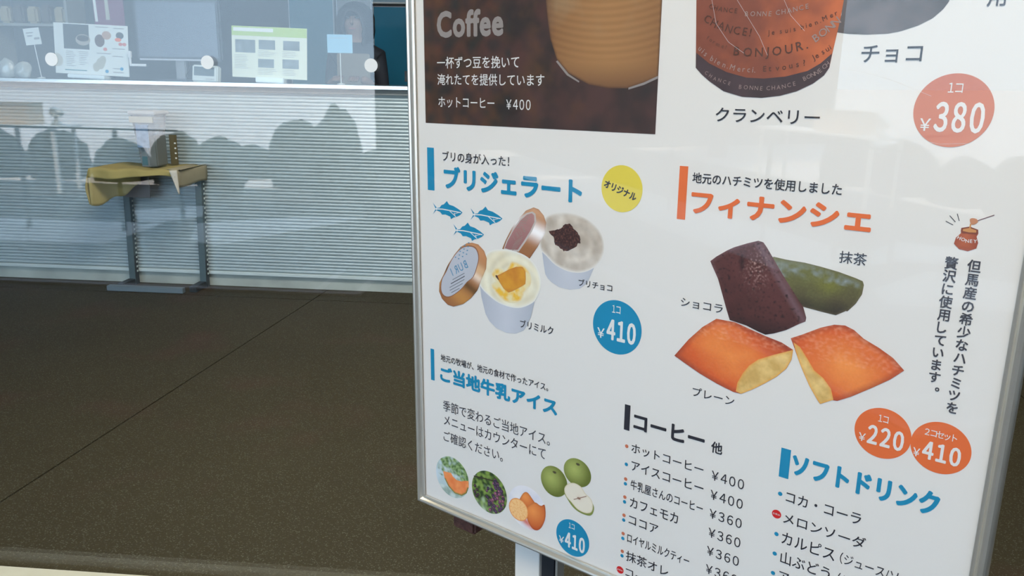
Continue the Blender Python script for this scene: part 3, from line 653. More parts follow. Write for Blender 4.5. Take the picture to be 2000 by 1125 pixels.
def harvest(objs):
    bpy.context.view_layer.update(); dg = bpy.context.evaluated_depsgraph_get(); out = []
    for o in objs:
        me = bpy.data.meshes.new_from_object(o.evaluated_get(dg)); out.append(me)
    for o in objs:
        c = o.data; bpy.data.objects.remove(o); bpy.data.curves.remove(c)
    return out
def name_for(s, c, w_):
    if s.startswith('￥') or s[0] in '０１２３４５６７８９': return 'price_lettering'
    return 'heading_lettering' if w_ >= 5 else 'lettering'
W_T = 0.55
HEAVY = {'Coffee': .044, '４１０': .034, '２２０': .030, '３８０': .024}
def embolden(me, rad):
    bm = bmesh.new(); bm.from_mesh(me)
    if rad > 0:
        n_ = 12 if rad > .8 else 8 if rad > .35 else 4
        for q in range(n_):
            a = 2 * PI * (q + .5) / n_; d = Vector((math.cos(a) * rad * k, math.sin(a) * rad * k, (q + 1) * -.0015 * k)); m2 = me.copy()
            for v in m2.vertices: v.co += d
            bm.from_mesh(m2); bpy.data.meshes.remove(m2)
    bpy.data.meshes.remove(me); return bm
def wide(s):
    if s == 'Coffee': return s
    s = ''.join(chr(ord(c) + 0xFEE0) if c.isdigit() else c for c in s)
    return s.replace('￥', '￥ ') if len(s) > 1 and s[0] == '￥' else s
TXT = [(wide(t[0]), *t[1:]) for t in TXT]
obs = [text_obj(t[0], t[6]) for t in TXT]
for me, (s, u0, u1, v0, v1, c, w_) in zip(harvest(obs), TXT):
    xs = [v.co.x for v in me.vertices]; ys = [v.co.y for v in me.vertices]
    ax, bx_, ay, by = min(xs), max(xs), min(ys), max(ys)
    rad = HEAVY.get(s, (.003, .008, .012, .016, .026, .042)[w_]) * (v1 - v0) * 1.05      # stroke weight grown by overlaid copies of the glyph
    fu, fv = (u1 - u0 - 2 * rad) / (bx_ - ax), (v1 - v0 - 2 * rad) / (by - ay)
    for v in me.vertices: v.co = P3(u0 + rad + (v.co.x - ax) * fu, v0 + rad + (v.co.y - ay) * fv, W_T)
    link(name_for(s, c, w_), embolden(me, rad), inks[c], poster)
# free glyph strings: (char, centre u, v, angle, width mm or None, height scale, colour, weight)
def glyph_string(name, items, colour, weight, w_=W_T, mirror=False):
    "items: (char, u centre, v centre, angle deg, em size mm, squeeze)"
    ms = harvest([text_obj(i[0], weight, 2) for i in items]); bm = bmesh.new()
    for me, (ch, cu_, cv_, an, em, sq) in zip(ms, items):
        xs = [v.co.x for v in me.vertices]
        if not xs: continue
        mx = (min(xs) + max(xs)) / 2; my = .36
        ca, sa = math.cos(R(an)), math.sin(R(an))
        for v in me.vertices:
            x, y = (v.co.x - mx) * em * sq * (-1 if mirror else 1), (v.co.y - my) * em
            v.co = P3(cu_ + x * ca - y * sa, cv_ + x * sa + y * ca, w_)
        b2 = embolden(me, weight * .0062 * em); t2 = bpy.data.meshes.new('t'); b2.to_mesh(t2); b2.free(); bm.from_mesh(t2); bpy.data.meshes.remove(t2)
    return link(name, bm, inks[colour], poster)
def along(s, pts, em, sq=1.0):
    P = [Vector(p) for p in pts]; Ls = [(b - a).length for a, b in zip(P, P[1:])]; T_ = sum(Ls); items = []
    wd_ = [(.35 if c in ' .,!i' else .6 if c in 'ltrJjf' else 1.25 if c in 'MOWm' else 1.0) for c in s]; tot = sum(wd_); acc = 0
    for c, q in zip(s, wd_):
        t_ = (acc + q / 2) / tot * T_; acc += q; i = 0
        while i < len(Ls) - 1 and t_ > Ls[i]: t_ -= Ls[i]; i += 1
        d = P[i + 1] - P[i]; p = P[i] + d * (t_ / Ls[i])
        if c != ' ': items.append((c, p.x, p.y, math.degrees(math.atan2(d.y, d.x)), em, sq))
    return items
# vertical lines beside the honey pot
v1 = '但馬産の希少なハチミツを'; v2 = '贅沢に使用しています。'
glyph_string('vertical_lettering', [(c, 563.4 + (0), 379.0 - i * 10.15, 0, 10.0, .92) for i, c in enumerate(v1)], 'soft', 4)
glyph_string('vertical_lettering', [(c, 548.4 + (3 if c == '。' else 0), 379.3 - i * 10.05 + (3.5 if c == '。' else 0), 0, 10.0, .92) for i, c in enumerate(v2)], 'soft', 4)
glyph_string('badge_lettering', [(c, 249.5 + i * 7.1, 413.6 - i * 2.25, -17, 8.6, .88) for i, c in enumerate('オリジナル')], 'ink', 6)

_nz = noise
def cr_smooth(pts, n=4):
    out = []; N = len(pts)
    for i in range(N):
        p0, p1, p2, p3 = [Vector(pts[(i + d) % N]) for d in (-1, 0, 1, 2)]
        for j in range(n):
            t = j / n; out.append(tuple(.5 * ((2 * p1) + (-p0 + p2) * t + (2 * p0 - 5 * p1 + 4 * p2 - p3) * t * t + (-p0 + 3 * p1 - 3 * p2 + p3) * t ** 3)))
    return out
def shape(name, pts, colour, w_, smooth=0):
    if smooth: pts = cr_smooth(pts, smooth)
    bm = bmesh.new(); f = bm.faces.new([bm.verts.new(P3(x, y, w_)) for x, y in pts])
    bmesh.ops.triangulate(bm, faces=[f]); bm.normal_update()
    return link(name, bm, inks[colour] if isinstance(colour, str) else colour, poster)
def circ(cu_, cv_, r_, n=64): return [(cu_ + r_ * math.cos(2 * PI * i / n), cv_ + r_ * math.sin(2 * PI * i / n)) for i in range(n)]
def rect(u0, u1, v0, v1): return [(u0, v0), (u1, v0), (u1, v1), (u0, v1)]
pm = bpy.data.materials.new('photo_print'); pm.use_nodes = True
_n = pm.node_tree.nodes; _a = _n.new('ShaderNodeVertexColor'); _a.layer_name = 'Col'; pm.node_tree.links.new(_a.outputs[0], _n['Principled BSDF'].inputs['Base Color']); _n['Principled BSDF'].inputs['Roughness'].default_value = .5
def inside(p, poly):
    x, y = p; c = False; j = len(poly) - 1
    for i in range(len(poly)):
        xi, yi = poly[i]; xj, yj = poly[j]
        if (yi > y) != (yj > y) and x < (xj - xi) * (y - yi) / (yj - yi) + xi: c = not c
        j = i
    return c
def edged(p, poly):
    q = Vector(p); best = 1e9
    for i in range(len(poly)):
        a = Vector(poly[i - 1]); b = Vector(poly[i]); ab = b - a; t = max(0, min(1, (q - a).dot(ab) / max(ab.length_squared, 1e-9)))
        best = min(best, (a + ab * t - q).length)
    return best
def paint(name, pts, fn, w_, step=1.5, smooth=0):
    "a printed photograph: flat cut-out whose own ink colours are stored per vertex"
    if smooth: pts = cr_smooth(pts, smooth)
    bp = []
    for i in range(len(pts)):
        a, b = Vector(pts[i]), Vector(pts[(i + 1) % len(pts)]); m_ = max(1, int((b - a).length / (step * 1.4)))
        bp += [tuple(a.lerp(b, j / m_)) for j in range(m_)]
    us = [p[0] for p in bp]; vs = [p[1] for p in bp]; vv = [Vector(p) for p in bp]; nb = len(bp)
    u = min(us) + step / 2
    while u < max(us):
        v = min(vs) + step / 2
        while v < max(vs):
            q = (u + random.uniform(-.2, .2) * step, v + random.uniform(-.2, .2) * step)
            if inside(q, pts) and edged(q, pts) > step * .35: vv.append(Vector(q))
            v += step
        u += step
    r_ = delaunay_2d_cdt(vv, [(i, (i + 1) % nb) for i in range(nb)], [list(range(nb))], 1, 1e-5)
    V_, F_ = r_[0], r_[2]
    me = bpy.data.meshes.new(name); me.from_pydata([P3(p.x, p.y, w_) for p in V_], [], F_)
    at = me.color_attributes.new('Col', 'FLOAT_COLOR', 'POINT')
    for i, p in enumerate(V_):
        c = fn(p.x, p.y, edged((p.x, p.y), pts)); at.data[i].color = (*[max(0, min(1, x)) for x in c], 1)
    me.materials.append(pm); o = bpy.data.objects.new(name, me); COL.objects.link(o); o.parent = poster
    bmx = bmesh.new(); bmx.from_mesh(me); bmx.normal_update()
    if sum(f.normal.z for f in bmx.faces) < 0: bmesh.ops.reverse_faces(bmx, faces=bmx.faces[:])
    bmx.to_mesh(me); bmx.free()
    return o
def N(x, y, s, o=0): return noise.noise(Vector((x * s, y * s, o * 7.3)))
def FB(x, y, s, o=0): return noise.fractal(Vector((x * s, y * s, o * 7.3)), 1.0, 2.0, 4)
def mix(a, b, t): t = max(0, min(1, t)); return tuple(p + (q - p) * t for p, q in zip(a, b))
def mul(a, s): return tuple(p * s for p in a)
C_ = lambda *c: tuple(x / .86 for x in lin(c))

# rules and bars
shape('heading_bar', rect(13.6, 24.0, 388.1, 435.8), 'blue', .3); shape('heading_bar', rect(13.0, 18.8, 158.2, 198), 'blue', .3)
shape('heading_bar', rect(323.6, 331.8, 388.3, 436.2), 'orange', .3); shape('heading_bar', rect(279.2, 285.6, 168.8, 196.2), 'ink', .3)
shape('heading_bar', rect(437.4, 446.0, 168.4, 196.4), 'blue', .3)
# price roundels
shape('price_roundel', circ(266.2, 273.9, 27.6), 'blue', .3); shape('price_roundel', circ(221.8, 23.4, 21.6), 'blue', .3)
shape('original_roundel', circ(265.2, 410.6, 22.2), 'yellow', .3); shape('price_roundel', circ(534.9, 490.0, 26.0), 'dull_orange', .3)
shape('price_roundel', circ(517.0, 232.8, 21.6), 'orange', .3); shape('price_roundel', circ(559.6, 232.6, 21.4), 'orange', .25)
# bullets
for (u, v), c in zip([(283.0, 151.5), (283.9, 131.6), (284.6, 115.1), (284.6, 109.8), (284.3, 94.7), (284.4, 89.2), (283.8, 74.0), (283.5, 68.1), (282.8, 52.6), (282.7, 46.9), (282.8, 31.7), (283.1, 26.4),
                      (440.1, 152.1), (440.5, 111.8), (440.8, 91.8), (441.0, 71.7)], 'dbdbdbdbdbdb' 'bbbb'):
    c = 'b' if (u, v) == (283.9, 131.6) else c
    pass
BUL = [(283.4, 151.5, 'dull_orange'), (283.9, 131.6, 'blue')]
for a, b in ((115.1, 109.8), (94.7, 89.2), (73.8, 68.3), (52.6, 46.9), (31.7, 26.4)): BUL += [(284.0, a, 'dull_orange'), (283.9, b, 'blue')]
BUL += [(440.3, 152.1, 'blue'), (440.6, 111.8, 'blue'), (440.8, 91.8, 'blue'), (441, 71.7, 'blue')]
for u, v, c in BUL: shape('bullet_dot', circ(u, v, 1.95 if u < 400 else 2.0, 20), c, .3)
for u, v in ((282.4, 8.9), (438.9, 131.3)):
    shape('sold_out_sticker', circ(u, v, 4.2, 28), 'red', .3)
    glyph_string('sticker_lettering', [(c, u - 2.3 + i * 2.3, v + .1, 0, 2.3, 1) for i, c in enumerate('お休み')], 'white', 1, .6)

# coffee photograph
def coffee(u, v, d):
    c = mix(C_(44, 36, 33), C_(74, 50, 45), .5 + FB(u, v, .03, 1))
    b = FB(u, v, .045, 2) * .9 + (.55 - u / 330) - (v - 463) / 500
    c = mix(c, C_(84, 58, 36), b * .85)
    bn = N(u, v, .09, 5)
    if u < 130: c = mix(c, C_(96, 66, 44), max(0, bn) * 1.1 * (1 - u / 150)); c = mix(c, C_(28, 42, 42), max(0, -bn) * 1.0)
    c = mix(c, C_(88, 52, 44), max(0, FB(u, v, .035, 9) - .1) * .6 * (1 if v > 520 else .4))
    return c
paint('coffee_photo', rect(12.2, 297.5, 462.7, 742), coffee, .2, 3.2)
CUPC = [(160, 742), (172.7, 590.9), (173.6, 583.9), (175.4, 569.8), (179.7, 548.5), (187.7, 529.5), (201.4, 516.3), (224.9, 505.8), (246.1, 502.5), (266.5, 502.7), (285.9, 508.5), (297.4, 513.0), (297.4, 742)]
def cupf(u, v, d):
    cx = 243; a = (u - cx) / 75
    c = mix(C_(158, 116, 72), C_(122, 84, 50), abs(a) ** 1.7 + .1)
    rib = math.sin((v - 505 + 14 * (1 - min(1, a * a))) * .98)
    c = mul(c, 1 + .10 * rib * min(1, max(0, (v - 522) / 14)))
    c = mix(c, C_(96, 64, 42), max(0, (526 - v) / 30)); c = mix(c, C_(150, 128, 98), max(0, FB(u, v, .03, 3)) * .6 * min(1, max(0, (v - 545) / 30)))
    c = mix(c, C_(92, 60, 40), max(0, (187 - u) / 22)); c = mix(c, C_(60, 40, 30), max(0, (2.0 - d) / 3.0))
    return c
paint('cup_photo', CUPC, cupf, .35, 1.6)
shape('saucer_glint', [(187, 527), (200, 514.2), (214, 507.5), (214.5, 508.8), (202, 515.5), (189, 528)], 'grey', .45)
shape('saucer_glint', [(268, 501.6), (284, 506), (297.3, 511.5), (297.3, 513.8), (284, 508.2), (268, 503.4)], 'grey', .45)

# fish
FI = [(21.1, 374.1), (27.3, 368.6), (31.2, 369.3), (34.2, 372.6), (38.1, 374.0), (42.5, 378.0), (45.9, 374.3), (52.5, 373.3), (60.1, 370.4), (65.7, 367.4), (61.9, 364.2), (56.2, 361.4), (52.4, 360.6), (48.5, 358.1), (47.2, 360.9), (39.9, 362.6), (35.0, 361.8), (32.1, 364.7), (26.2, 366.0), (20.8, 361.0), (25.3, 367.4)]
def stroke(pts, w_):
    out = []; P = [Vector(p) for p in pts]
    L_ = []; R_ = []
    for i, p in enumerate(P):
        d = (P[min(i + 1, len(P) - 1)] - P[max(0, i - 1)]).normalized(); nrm = Vector((-d.y, d.x)) * w_ / 2; L_.append(tuple(p + nrm)); R_.append(tuple(p - nrm))
    return L_ + R_[::-1]
for du, dv in ((0, 0), (56.2, -.6), (30.7, -21.0)):
    sh = lambda pts: [(u + du, v + dv) for u, v in pts]
    f = shape('fish_mark', sh(FI), 'blue', .3)
    for pts, w_ in (([(26.5, 367.5), (36, 368.2), (50, 367.6), (63.5, 367.0)], 1.15), ([(46, 367.6), (52, 364), (56.5, 361.2)], .8), ([(53.6, 365.9), (54.5, 363.6), (54.8, 362.2)], .6), ([(52.5, 364.3), (60, 366.6)], .5)):
        shape('fish_line', sh(stroke(pts, w_)), 'white', .4)
    shape('fish_line', sh(circ(26.6, 367.5, 1.3, 14)), 'white', .42)

# gelato cups
def body_fn(cx, r):
    def f(u, v, d):
        a = (u - cx) / r; return mul(mix(C_(196, 199, 208), C_(160, 166, 178), .25 + .5 * abs(a - .1) ** 1.5 + max(0, a) * .15), 1 + .03 * FB(u, v, .05))
    return f
B2 = [(174.1, 338.6), (176.5, 325), (178.7, 314.8), (182.0, 310.6), (186.9, 307.2), (196.7, 303.5), (209.3, 302.9), (221.6, 306.0), (230.5, 313.5), (233.8, 321), (238.8, 333), (239, 345), (207.0, 345)]
paint('gelato_cup_photo', B2, body_fn(206, 36), .22, 2.2)
def rim_fn(cx, cy, lo, hi, edge):
    def f(u, v, d):
        c = mix(lo, hi, .5 + .9 * FB(u, v, .055, 4)); sw = math.sin(math.hypot(u - cx - 8, v - cy + 4) * .5 + 3 * N(u, v, .03, 2)); c = mul(c, 1 + .07 * sw)
        if d < 3.2: c = mix(edge, c, d / 3.2)
        return c
    return f
RIM2 = [(176.8, 373.0), (185.3, 378.8), (199.2, 381.9), (214.6, 381.6), (229.7, 377.4), (241.7, 369.3), (248.0, 358.6), (248.5, 346.0), (243.1, 335.0), (234.5, 328.0), (222.6, 322.8), (207.2, 321.8), (191.3, 326.2), (179.9, 334.0), (171.6, 341.0), (171.0, 357.7)]
paint('gelato_photo', RIM2, rim_fn(209, 352, C_(172, 160, 146), C_(205, 197, 186), C_(216, 214, 210)), .24, 1.7, 3)
CH = [(201.9, 369.9), (208.8, 370.0), (212.1, 366.2), (219.0, 362.2), (221.0, 355.1), (216.6, 349.7), (208.6, 344.7), (202.7, 341.8), (196.4, 344.0), (189.5, 349.1), (187.2, 355.0), (182.8, 360.5), (190, 362.5), (196.6, 364.0)]
def chf(u, v, d):
    t = N(u, v, .6, 3) + .6 * N(u, v, 1.3, 5); return mix(C_(52, 28, 24), C_(130, 82, 70), max(0, t) * .9)
paint('chocolate_photo', [(u + random.uniform(-1.1, 1.1), v + random.uniform(-1.1, 1.1)) for u, v in cr_smooth(CH, 3)], chf, .3, .9)
gold_hi = C_(232, 214, 202)
def goldf(p0, p1, hl):
    a = Vector(p0); b = Vector(p1) - a
    def f(u, v, d):
        t = (Vector((u, v)) - a).dot(b) / b.length_squared
        c = mix(C_(176, 124, 82), C_(150, 98, 60), t)
        for h0, s_, cc in hl: c = mix(c, cc, math.exp(-((t - h0) / s_) ** 2))
        return mul(c, 1 - .25 * math.exp(-d / .9))
    return f
LP = [(162.7, 382.8), (169.2, 381.4), (175.8, 375.5), (178.8, 368.6), (177.8, 357.8), (168.3, 341.9), (157.8, 327.5), (150.2, 329.2), (140.0, 334.0), (124.4, 332.0), (121.8, 334.1), (126.1, 343.4), (134.6, 358.2), (144.7, 370.2), (152.9, 378.5)]
paint('pink_lid_photo', LP, goldf((172, 380), (156, 328), [(.42, .17, C_(240, 236, 236)), (.85, .1, C_(150, 102, 66)), (.05, .1, C_(196, 150, 116))]), .26, 1.5)
LPF = [(161.2, 378.4), (165.3, 376.6), (166.4, 368.4), (160.8, 357.1), (152.7, 345.2), (144.0, 333.8), (131.4, 332.8), (123.6, 333.6), (127.8, 343.9), (136.3, 357.8), (145.5, 369.3), (153.8, 376.0)]
shape('lid_white_ring', LPF, mat('ink_ring', (.55, .50, .47), .6), .3)
def pinkf(u, v, d): return mul(mix(C_(168, 126, 122), C_(144, 98, 98), (376 - v) / 44), 1 + .03 * N(u, v, .2))
LPI = [(160.6, 376.6), (163.6, 374.6), (164.0, 367.8), (158.6, 357.4), (150.9, 346.2), (142.8, 335.6), (131.6, 334.4), (125.4, 335.2), (129.2, 343.6), (137.5, 356.8), (146.3, 367.8), (154.4, 374.5)]
paint('lid_face_photo', LPI, pinkf, .36, 1.5)
def lidtext(cx, cy, dx, dy, em, colour, colour2, sq=.8, w_=.5):
    s = 'BURI'; glyph_string('lid_lettering', [(c, cx - dx * i, cy - dy * i, math.degrees(math.atan2(dy, dx)), em, sq) for i, c in enumerate(s)], colour, 1, w_, True)
    for j in range(4):
        n_ = 3 if j in (0, 3) else 4
        for i in range(n_):
            a, b = cx + 2 - dx * i * .85 + j * 1.1, cy + em * .9 - dy * i * .85 + j * em * .34
            if i < 4 - (j > 1): shape('tiny_fish', [(a - 1.5, b), (a, b + .8), (a + 1.5, b + .3), (a, b - .8)], colour, w_)
    bm = bmesh.new()
    ang = math.atan2(dy, dx)
    for j in range(5):
        L_ = (13, 15, 16, 14, 9)[j] * em / 8; m0 = Vector((cx - dx * 1.5 - 1.2 * j, cy - dy * 1.5 - em * .75 - j * em * .33))
        d = Vector((math.cos(ang), math.sin(ang))) * L_ / 2; nv = Vector((-d.y, d.x)).normalized() * (.45 if j in (1,) else .28)
        bm.faces.new([bm.verts.new(P3(p.x, p.y, w_)) for p in (m0 - d - nv, m0 + d - nv, m0 + d + nv, m0 - d + nv)])
    link('lid_small_print', bm, inks[colour2], poster)
lidtext(150.5, 358, 4.4, 3.3, 8.0, 'pink', 'pink', .7)
# second cup
B1 = [(89.9, 292), (92.5, 276), (95.8, 265.5), (98.5, 257), (104, 249.5), (114.2, 243.2), (128.6, 240.7), (141.0, 242.4), (151.5, 248.0), (156.5, 255), (161.5, 266), (166.5, 286.7), (135.4, 290)]
paint('gelato_cup_photo', B1, body_fn(126, 36), .38, 2.2)
RIM1 = [(99.0, 324.7), (106, 329.7), (116.9, 332.7), (129.7, 334.1), (146.8, 332.4), (160.3, 327.2), (170.5, 316.3), (173.9, 301.3), (169.3, 288.4), (162.8, 280.7), (149.3, 273.3), (135.4, 270.9), (117.7, 272.8), (103.2, 278.9), (92.6, 285.9), (86.4, 296.0), (90, 312)]
paint('gelato_photo', RIM1, rim_fn(133, 303, C_(214, 205, 178), C_(224, 220, 200), C_(220, 220, 216)), .40, 1.7, 3)
TOPP = [(107, 305), (112, 311.5), (120, 313), (126, 311), (131, 317), (135, 322.5), (148.7, 320.7), (157.1, 316.1), (161.5, 307.9), (160, 299), (152.3, 290.3), (149, 281), (138, 276), (126, 276), (117.4, 280.3), (108, 288), (106.8, 292.9), (113, 297), (108, 301)]
def topf(u, v, d):
    t = FB(u, v, .10, 6); c = mix(C_(222, 208, 160), C_(224, 178, 60), .45 + t * 1.6 + (.35 if v > 312 else 0)); return mix(C_(218, 210, 184), c, d / 3)
paint('custard_photo', TOPP, topf, .46, 1.3, 2)
FIL = [(114.5, 303.2), (120, 306), (131, 312.5), (141, 317.0), (149.5, 318), (153.5, 313.5), (154.0, 306), (153.5, 300), (147, 295.6), (137, 289.6), (131, 286.8), (124, 290.2), (117.5, 297.5)]
paint('fillet_photo', FIL, lambda u, v, d: mix(C_(186, 122, 60), mul(mix(C_(206, 146, 46), C_(190, 122, 40), .5 + FB(u, v, .07, 3)), 1 + .05 * N(u, v, .5)), d / 1.4), .5, 1.3)
shape('fillet_tip', [(112.8, 303.8), (115.5, 303.4), (117.0, 300.4), (118.0, 298.4), (116.6, 298.8), (113.0, 301.6)], 'dkbrown', .53)
LB = [(79.4, 335.3), (88.6, 334.4), (96.7, 328.4), (100.6, 320.3), (99.5, 308.5), (94.0, 297.5), (86.5, 281.7), (77.1, 271.1), (65.5, 262.4), (50.8, 256.7), (41.9, 257.4), (33.1, 263.2), (28.7, 271.2), (29.5, 281.5), (36.6, 293.2), (42.8, 304.6), (52.7, 317.9), (62.4, 328.1), (71.9, 333.7)]
paint('blue_lid_photo', LB, goldf((90, 334), (52, 256), [(.38, .07, C_(236, 222, 208)), (.30, .09, C_(210, 170, 130)), (.60, .07, C_(98, 70, 40)), (.80, .12, C_(186, 132, 70)), (.05, .12, C_(190, 134, 92))]), .54, 1.4)
LBF = [(79.4, 332.0), (86.8, 329.0), (89.7, 320.1), (87.0, 309.3), (81.4, 296.6), (71.9, 288.8), (62.1, 278.3), (46.3, 267.3), (36.1, 266.2), (31.1, 272.6), (32.8, 285.6), (39.8, 296.3), (48.1, 311.0), (57.8, 322.7), (67.8, 329.7)]
shape('lid_rim_line', LBF, mat('ink_copper', (.30, .13, .07), .6), .6, 3)
cxl, cyl = 61, 300
shape('lid_face', [(cxl + (u - cxl) * .955, cyl + (v - cyl) * .955) for u, v in LBF], mat('ink_lid_face', (.52, .54, .60), .6), .66, 3)
lidtext(69.5, 309.5, 6.9, 4.0, 13, 'lblue', 'soft', .8, .74)

# muffins
def blk(u, v): return FB(u, v, .05, 2)
DM = [(449.0, 700), (449.5, 574.9), (450.0, 559.2), (446.9, 546.5), (456.5, 545.0), (469.2, 544.1), (484.6, 544.3), (493.4, 545.8), (504.7, 549.4), (513.7, 554.1), (519.6, 559.8), (522.8, 565.0), (524.5, 580), (524, 700)]
paint('dark_muffin_photo', DM, lambda u, v, d: mul(mix(C_(70, 64, 62), C_(104, 96, 96), .45 + FB(u, v, .05, 8) + (v - 560) / 120), 1 + .12 * N(u, v, .25)), .22, 2.6)
MF = [(329.0, 700), (329.5, 579.4), (333.0, 520.6), (338.7, 515.2), (346.1, 509.6), (359.6, 501.4), (376.3, 497.1), (393.1, 496.5), (408.4, 498.5), (421.3, 502.1), (433.7, 508.2), (441.5, 514.4), (445.0, 520.2), (446.3, 531.6), (449.5, 555.5), (451.5, 580), (457, 700)]
def mf(u, v, d):
    c = mix(C_(126, 68, 48), C_(186, 98, 54), (u - 380) / 75 + .6 * FB(u, v, .04, 3)); return mul(c, 1 + .1 * FB(u, v, .12, 4))
paint('muffin_photo', MF, mf, .3, 2.4)
BD = [(332.6, 533.0), (345.0, 524.2), (361.2, 517.0), (378.8, 512.6), (393.6, 511.8), (411.5, 513.5), (428.5, 517.8), (438.0, 523.5), (446.0, 530.8), (445.0, 520.2), (441.5, 514.4), (433.7, 508.2), (421.3, 502.1), (408.4, 498.5), (393.1, 496.5), (376.3, 497.1), (359.6, 501.4), (346.1, 509.6), (338.7, 515.2), (333.0, 520.6)]
paint('muffin_band_photo', BD, lambda u, v, d: mul(C_(66, 50, 52), 1 + .25 * FB(u, v, .06, 3)), .38, 2.4)
for s, pts, em, c, wt in (('BONNE CHANCE', [(372.7, 563.1), (394.6, 562.2), (408.5, 563.7), (425.7, 566.9)], 5.4, 'pink', 1), ('CHANCE!', [(338, 562), (347.6, 556.8), (362.5, 551.2), (380.7, 548.2)], 9.0, 'dkbrown', 1),
                          ('BONJOUR.', [(364.6, 534.5), (382.7, 532.6), (400.9, 533.3), (413.9, 535.2), (427.4, 538.7)], 10.0, 'dkbrown', 2), ('BONN', [(430.3, 541.3), (437.8, 546.9), (448.7, 556)], 8.6, 'pink', 1),
                          ('uis bien.Merci.', [(334.4, 538.4), (344.7, 529.6), (357.0, 523.6), (369.7, 519.9), (386.7, 518.8)], 6.4, 'pink', 1), ('Et vous?', [(391.2, 519.5), (406.5, 520.5), (428.0, 524.7)], 6.4, 'dkbrown', 2),
                          ('Je sui', [(431.0, 527.3), (444.6, 536.1)], 6.0, 'dkbrown', 1), ('CHANCE', [(341.4, 517.6), (350.9, 511.8), (366.8, 507.2)], 4.2, 'pink', 0), ('BONNE CHANCE', [(372.2, 505.3), (394.2, 504.0), (408.6, 505.3), (421.1, 508.6)], 4.8, 'pink', 0),
                          ('BONNE CH', [(425.5, 511.4), (437.0, 517.1), (444.4, 524.1)], 4.8, 'pink', 0), ('Je suis bien.Mer', [(393.2, 547.6), (412.5, 549.3), (430.9, 554.0), (447.1, 561.3)], 5.4, 'dkbrown', 1), ('CHANCE', [(341.5, 570.8), (353.4, 567.2), (367.9, 565.4)], 5.4, 'dkbrown', 1),
                          ('forme!', [(341.5, 545.8), (351, 540.0), (360, 537)], 4.6, 'dkbrown', 0)):
    glyph_string('wrapper_lettering', along(s, pts, em), c, wt, .62)

# financiers
FC = [(358.7, 354.0), (364.2, 359.0), (373.8, 365.9), (379.8, 369.4), (391.4, 374.4), (400.7, 377.8), (405.2, 377.0), (408.5, 373.2), (413.9, 365.8), (423.0, 353.1), (430.5, 343.4), (437.9, 333.9), (443.8, 326.8), (447.2, 318.0), (446.9, 314.5), (442.6, 312.0), (431.5, 304.0), (421.3, 298.9), (414.0, 296.3), (407.6, 297.8), (396.1, 301.3), (380.9, 303.4), (377.3, 312.1), (371.7, 326.9), (367.2, 338.9), (361.2, 349.4)]
MT = [(409, 362), (415.2, 365.8), (425.9, 364.8), (441.4, 364.4), (454.1, 363.0), (469.1, 360.7), (482.6, 357.6), (488.1, 355.9), (489.3, 352.9), (488.7, 345.2), (484.9, 336.8), (479.1, 329.2), (478.0, 329.4), (470.5, 324.4), (457.9, 325.4), (443.8, 326.8), (425, 330)]
PL = [(329.6, 258.5), (342.9, 277.4), (355.7, 291.9), (368.5, 302.2), (386.0, 302.2), (402.0, 298.1), (414.8, 295.0), (428.6, 292.3), (439.1, 287.8), (438.6, 279.0), (434.8, 269.7), (427.4, 260.8), (417.2, 251.8), (406.6, 243.4), (397.1, 237.0), (389.8, 236.9), (373.1, 241.1), (355.9, 246.9), (339.8, 253.9)]
CL = [(439.1, 287.8), (438.6, 279.0), (434.8, 269.7), (427.4, 260.8), (417.2, 251.8), (406.6, 243.4), (397.1, 237.0), (391.9, 238.2), (392.7, 246.6), (396.9, 256.5), (402.0, 265.0), (409.8, 272.6), (423.0, 279.8)]
PRr = [(436.1, 297.6), (444.9, 302.5), (459.4, 311.5), (470.1, 316.3), (478.6, 317.3), (486.1, 314.8), (493.9, 309.2), (506.3, 303.9), (517.4, 297.9), (526.7, 289.4), (517.3, 279.5), (504.4, 269.1), (489.9, 258.0), (479.4, 251.4), (475.1, 251.1), (466.1, 245.2), (463.2, 248.4), (455.6, 259.1), (449.3, 270.2), (443.6, 281.5), (440.2, 289.1)]
CR = [(438.8, 294.4), (444.6, 291.5), (452.1, 282.0), (458.1, 273.7), (466.3, 268.7), (473.4, 260.7), (476.3, 251.7), (466.1, 245.2), (463.2, 248.4), (455.6, 259.1), (449.3, 270.2), (443.6, 281.5)]
def matchaf(u, v, d):
    t = (v - 340) / 25 + .5 * FB(u, v, .05, 5) ; c = mix(C_(66, 52, 36), C_(104, 104, 58), .5 + t * .6)
    c = mix(c, C_(112, 112, 40), math.exp(-(((u - 463) / 10) ** 2 + ((v - 349) / 7) ** 2)) * .8)
    c = mix(c, C_(128, 138, 136), max(0, math.exp(-((d - 7) / 4) ** 2) * (1 if v > 350 else 0) * (.45 + 1.2 * N(u, v, .25, 2))))
    c = mix(c, C_(38, 34, 24), max(0, (338 - v) / 18)); c = mix(c, C_(104, 92, 70), max(0, (2 - d) / 4)); return mul(c, 1 + .22 * N(u, v, .7) + .12 * N(u, v, 1.5, 3))
paint('matcha_cake_photo', MT, matchaf, .3, 1.15)
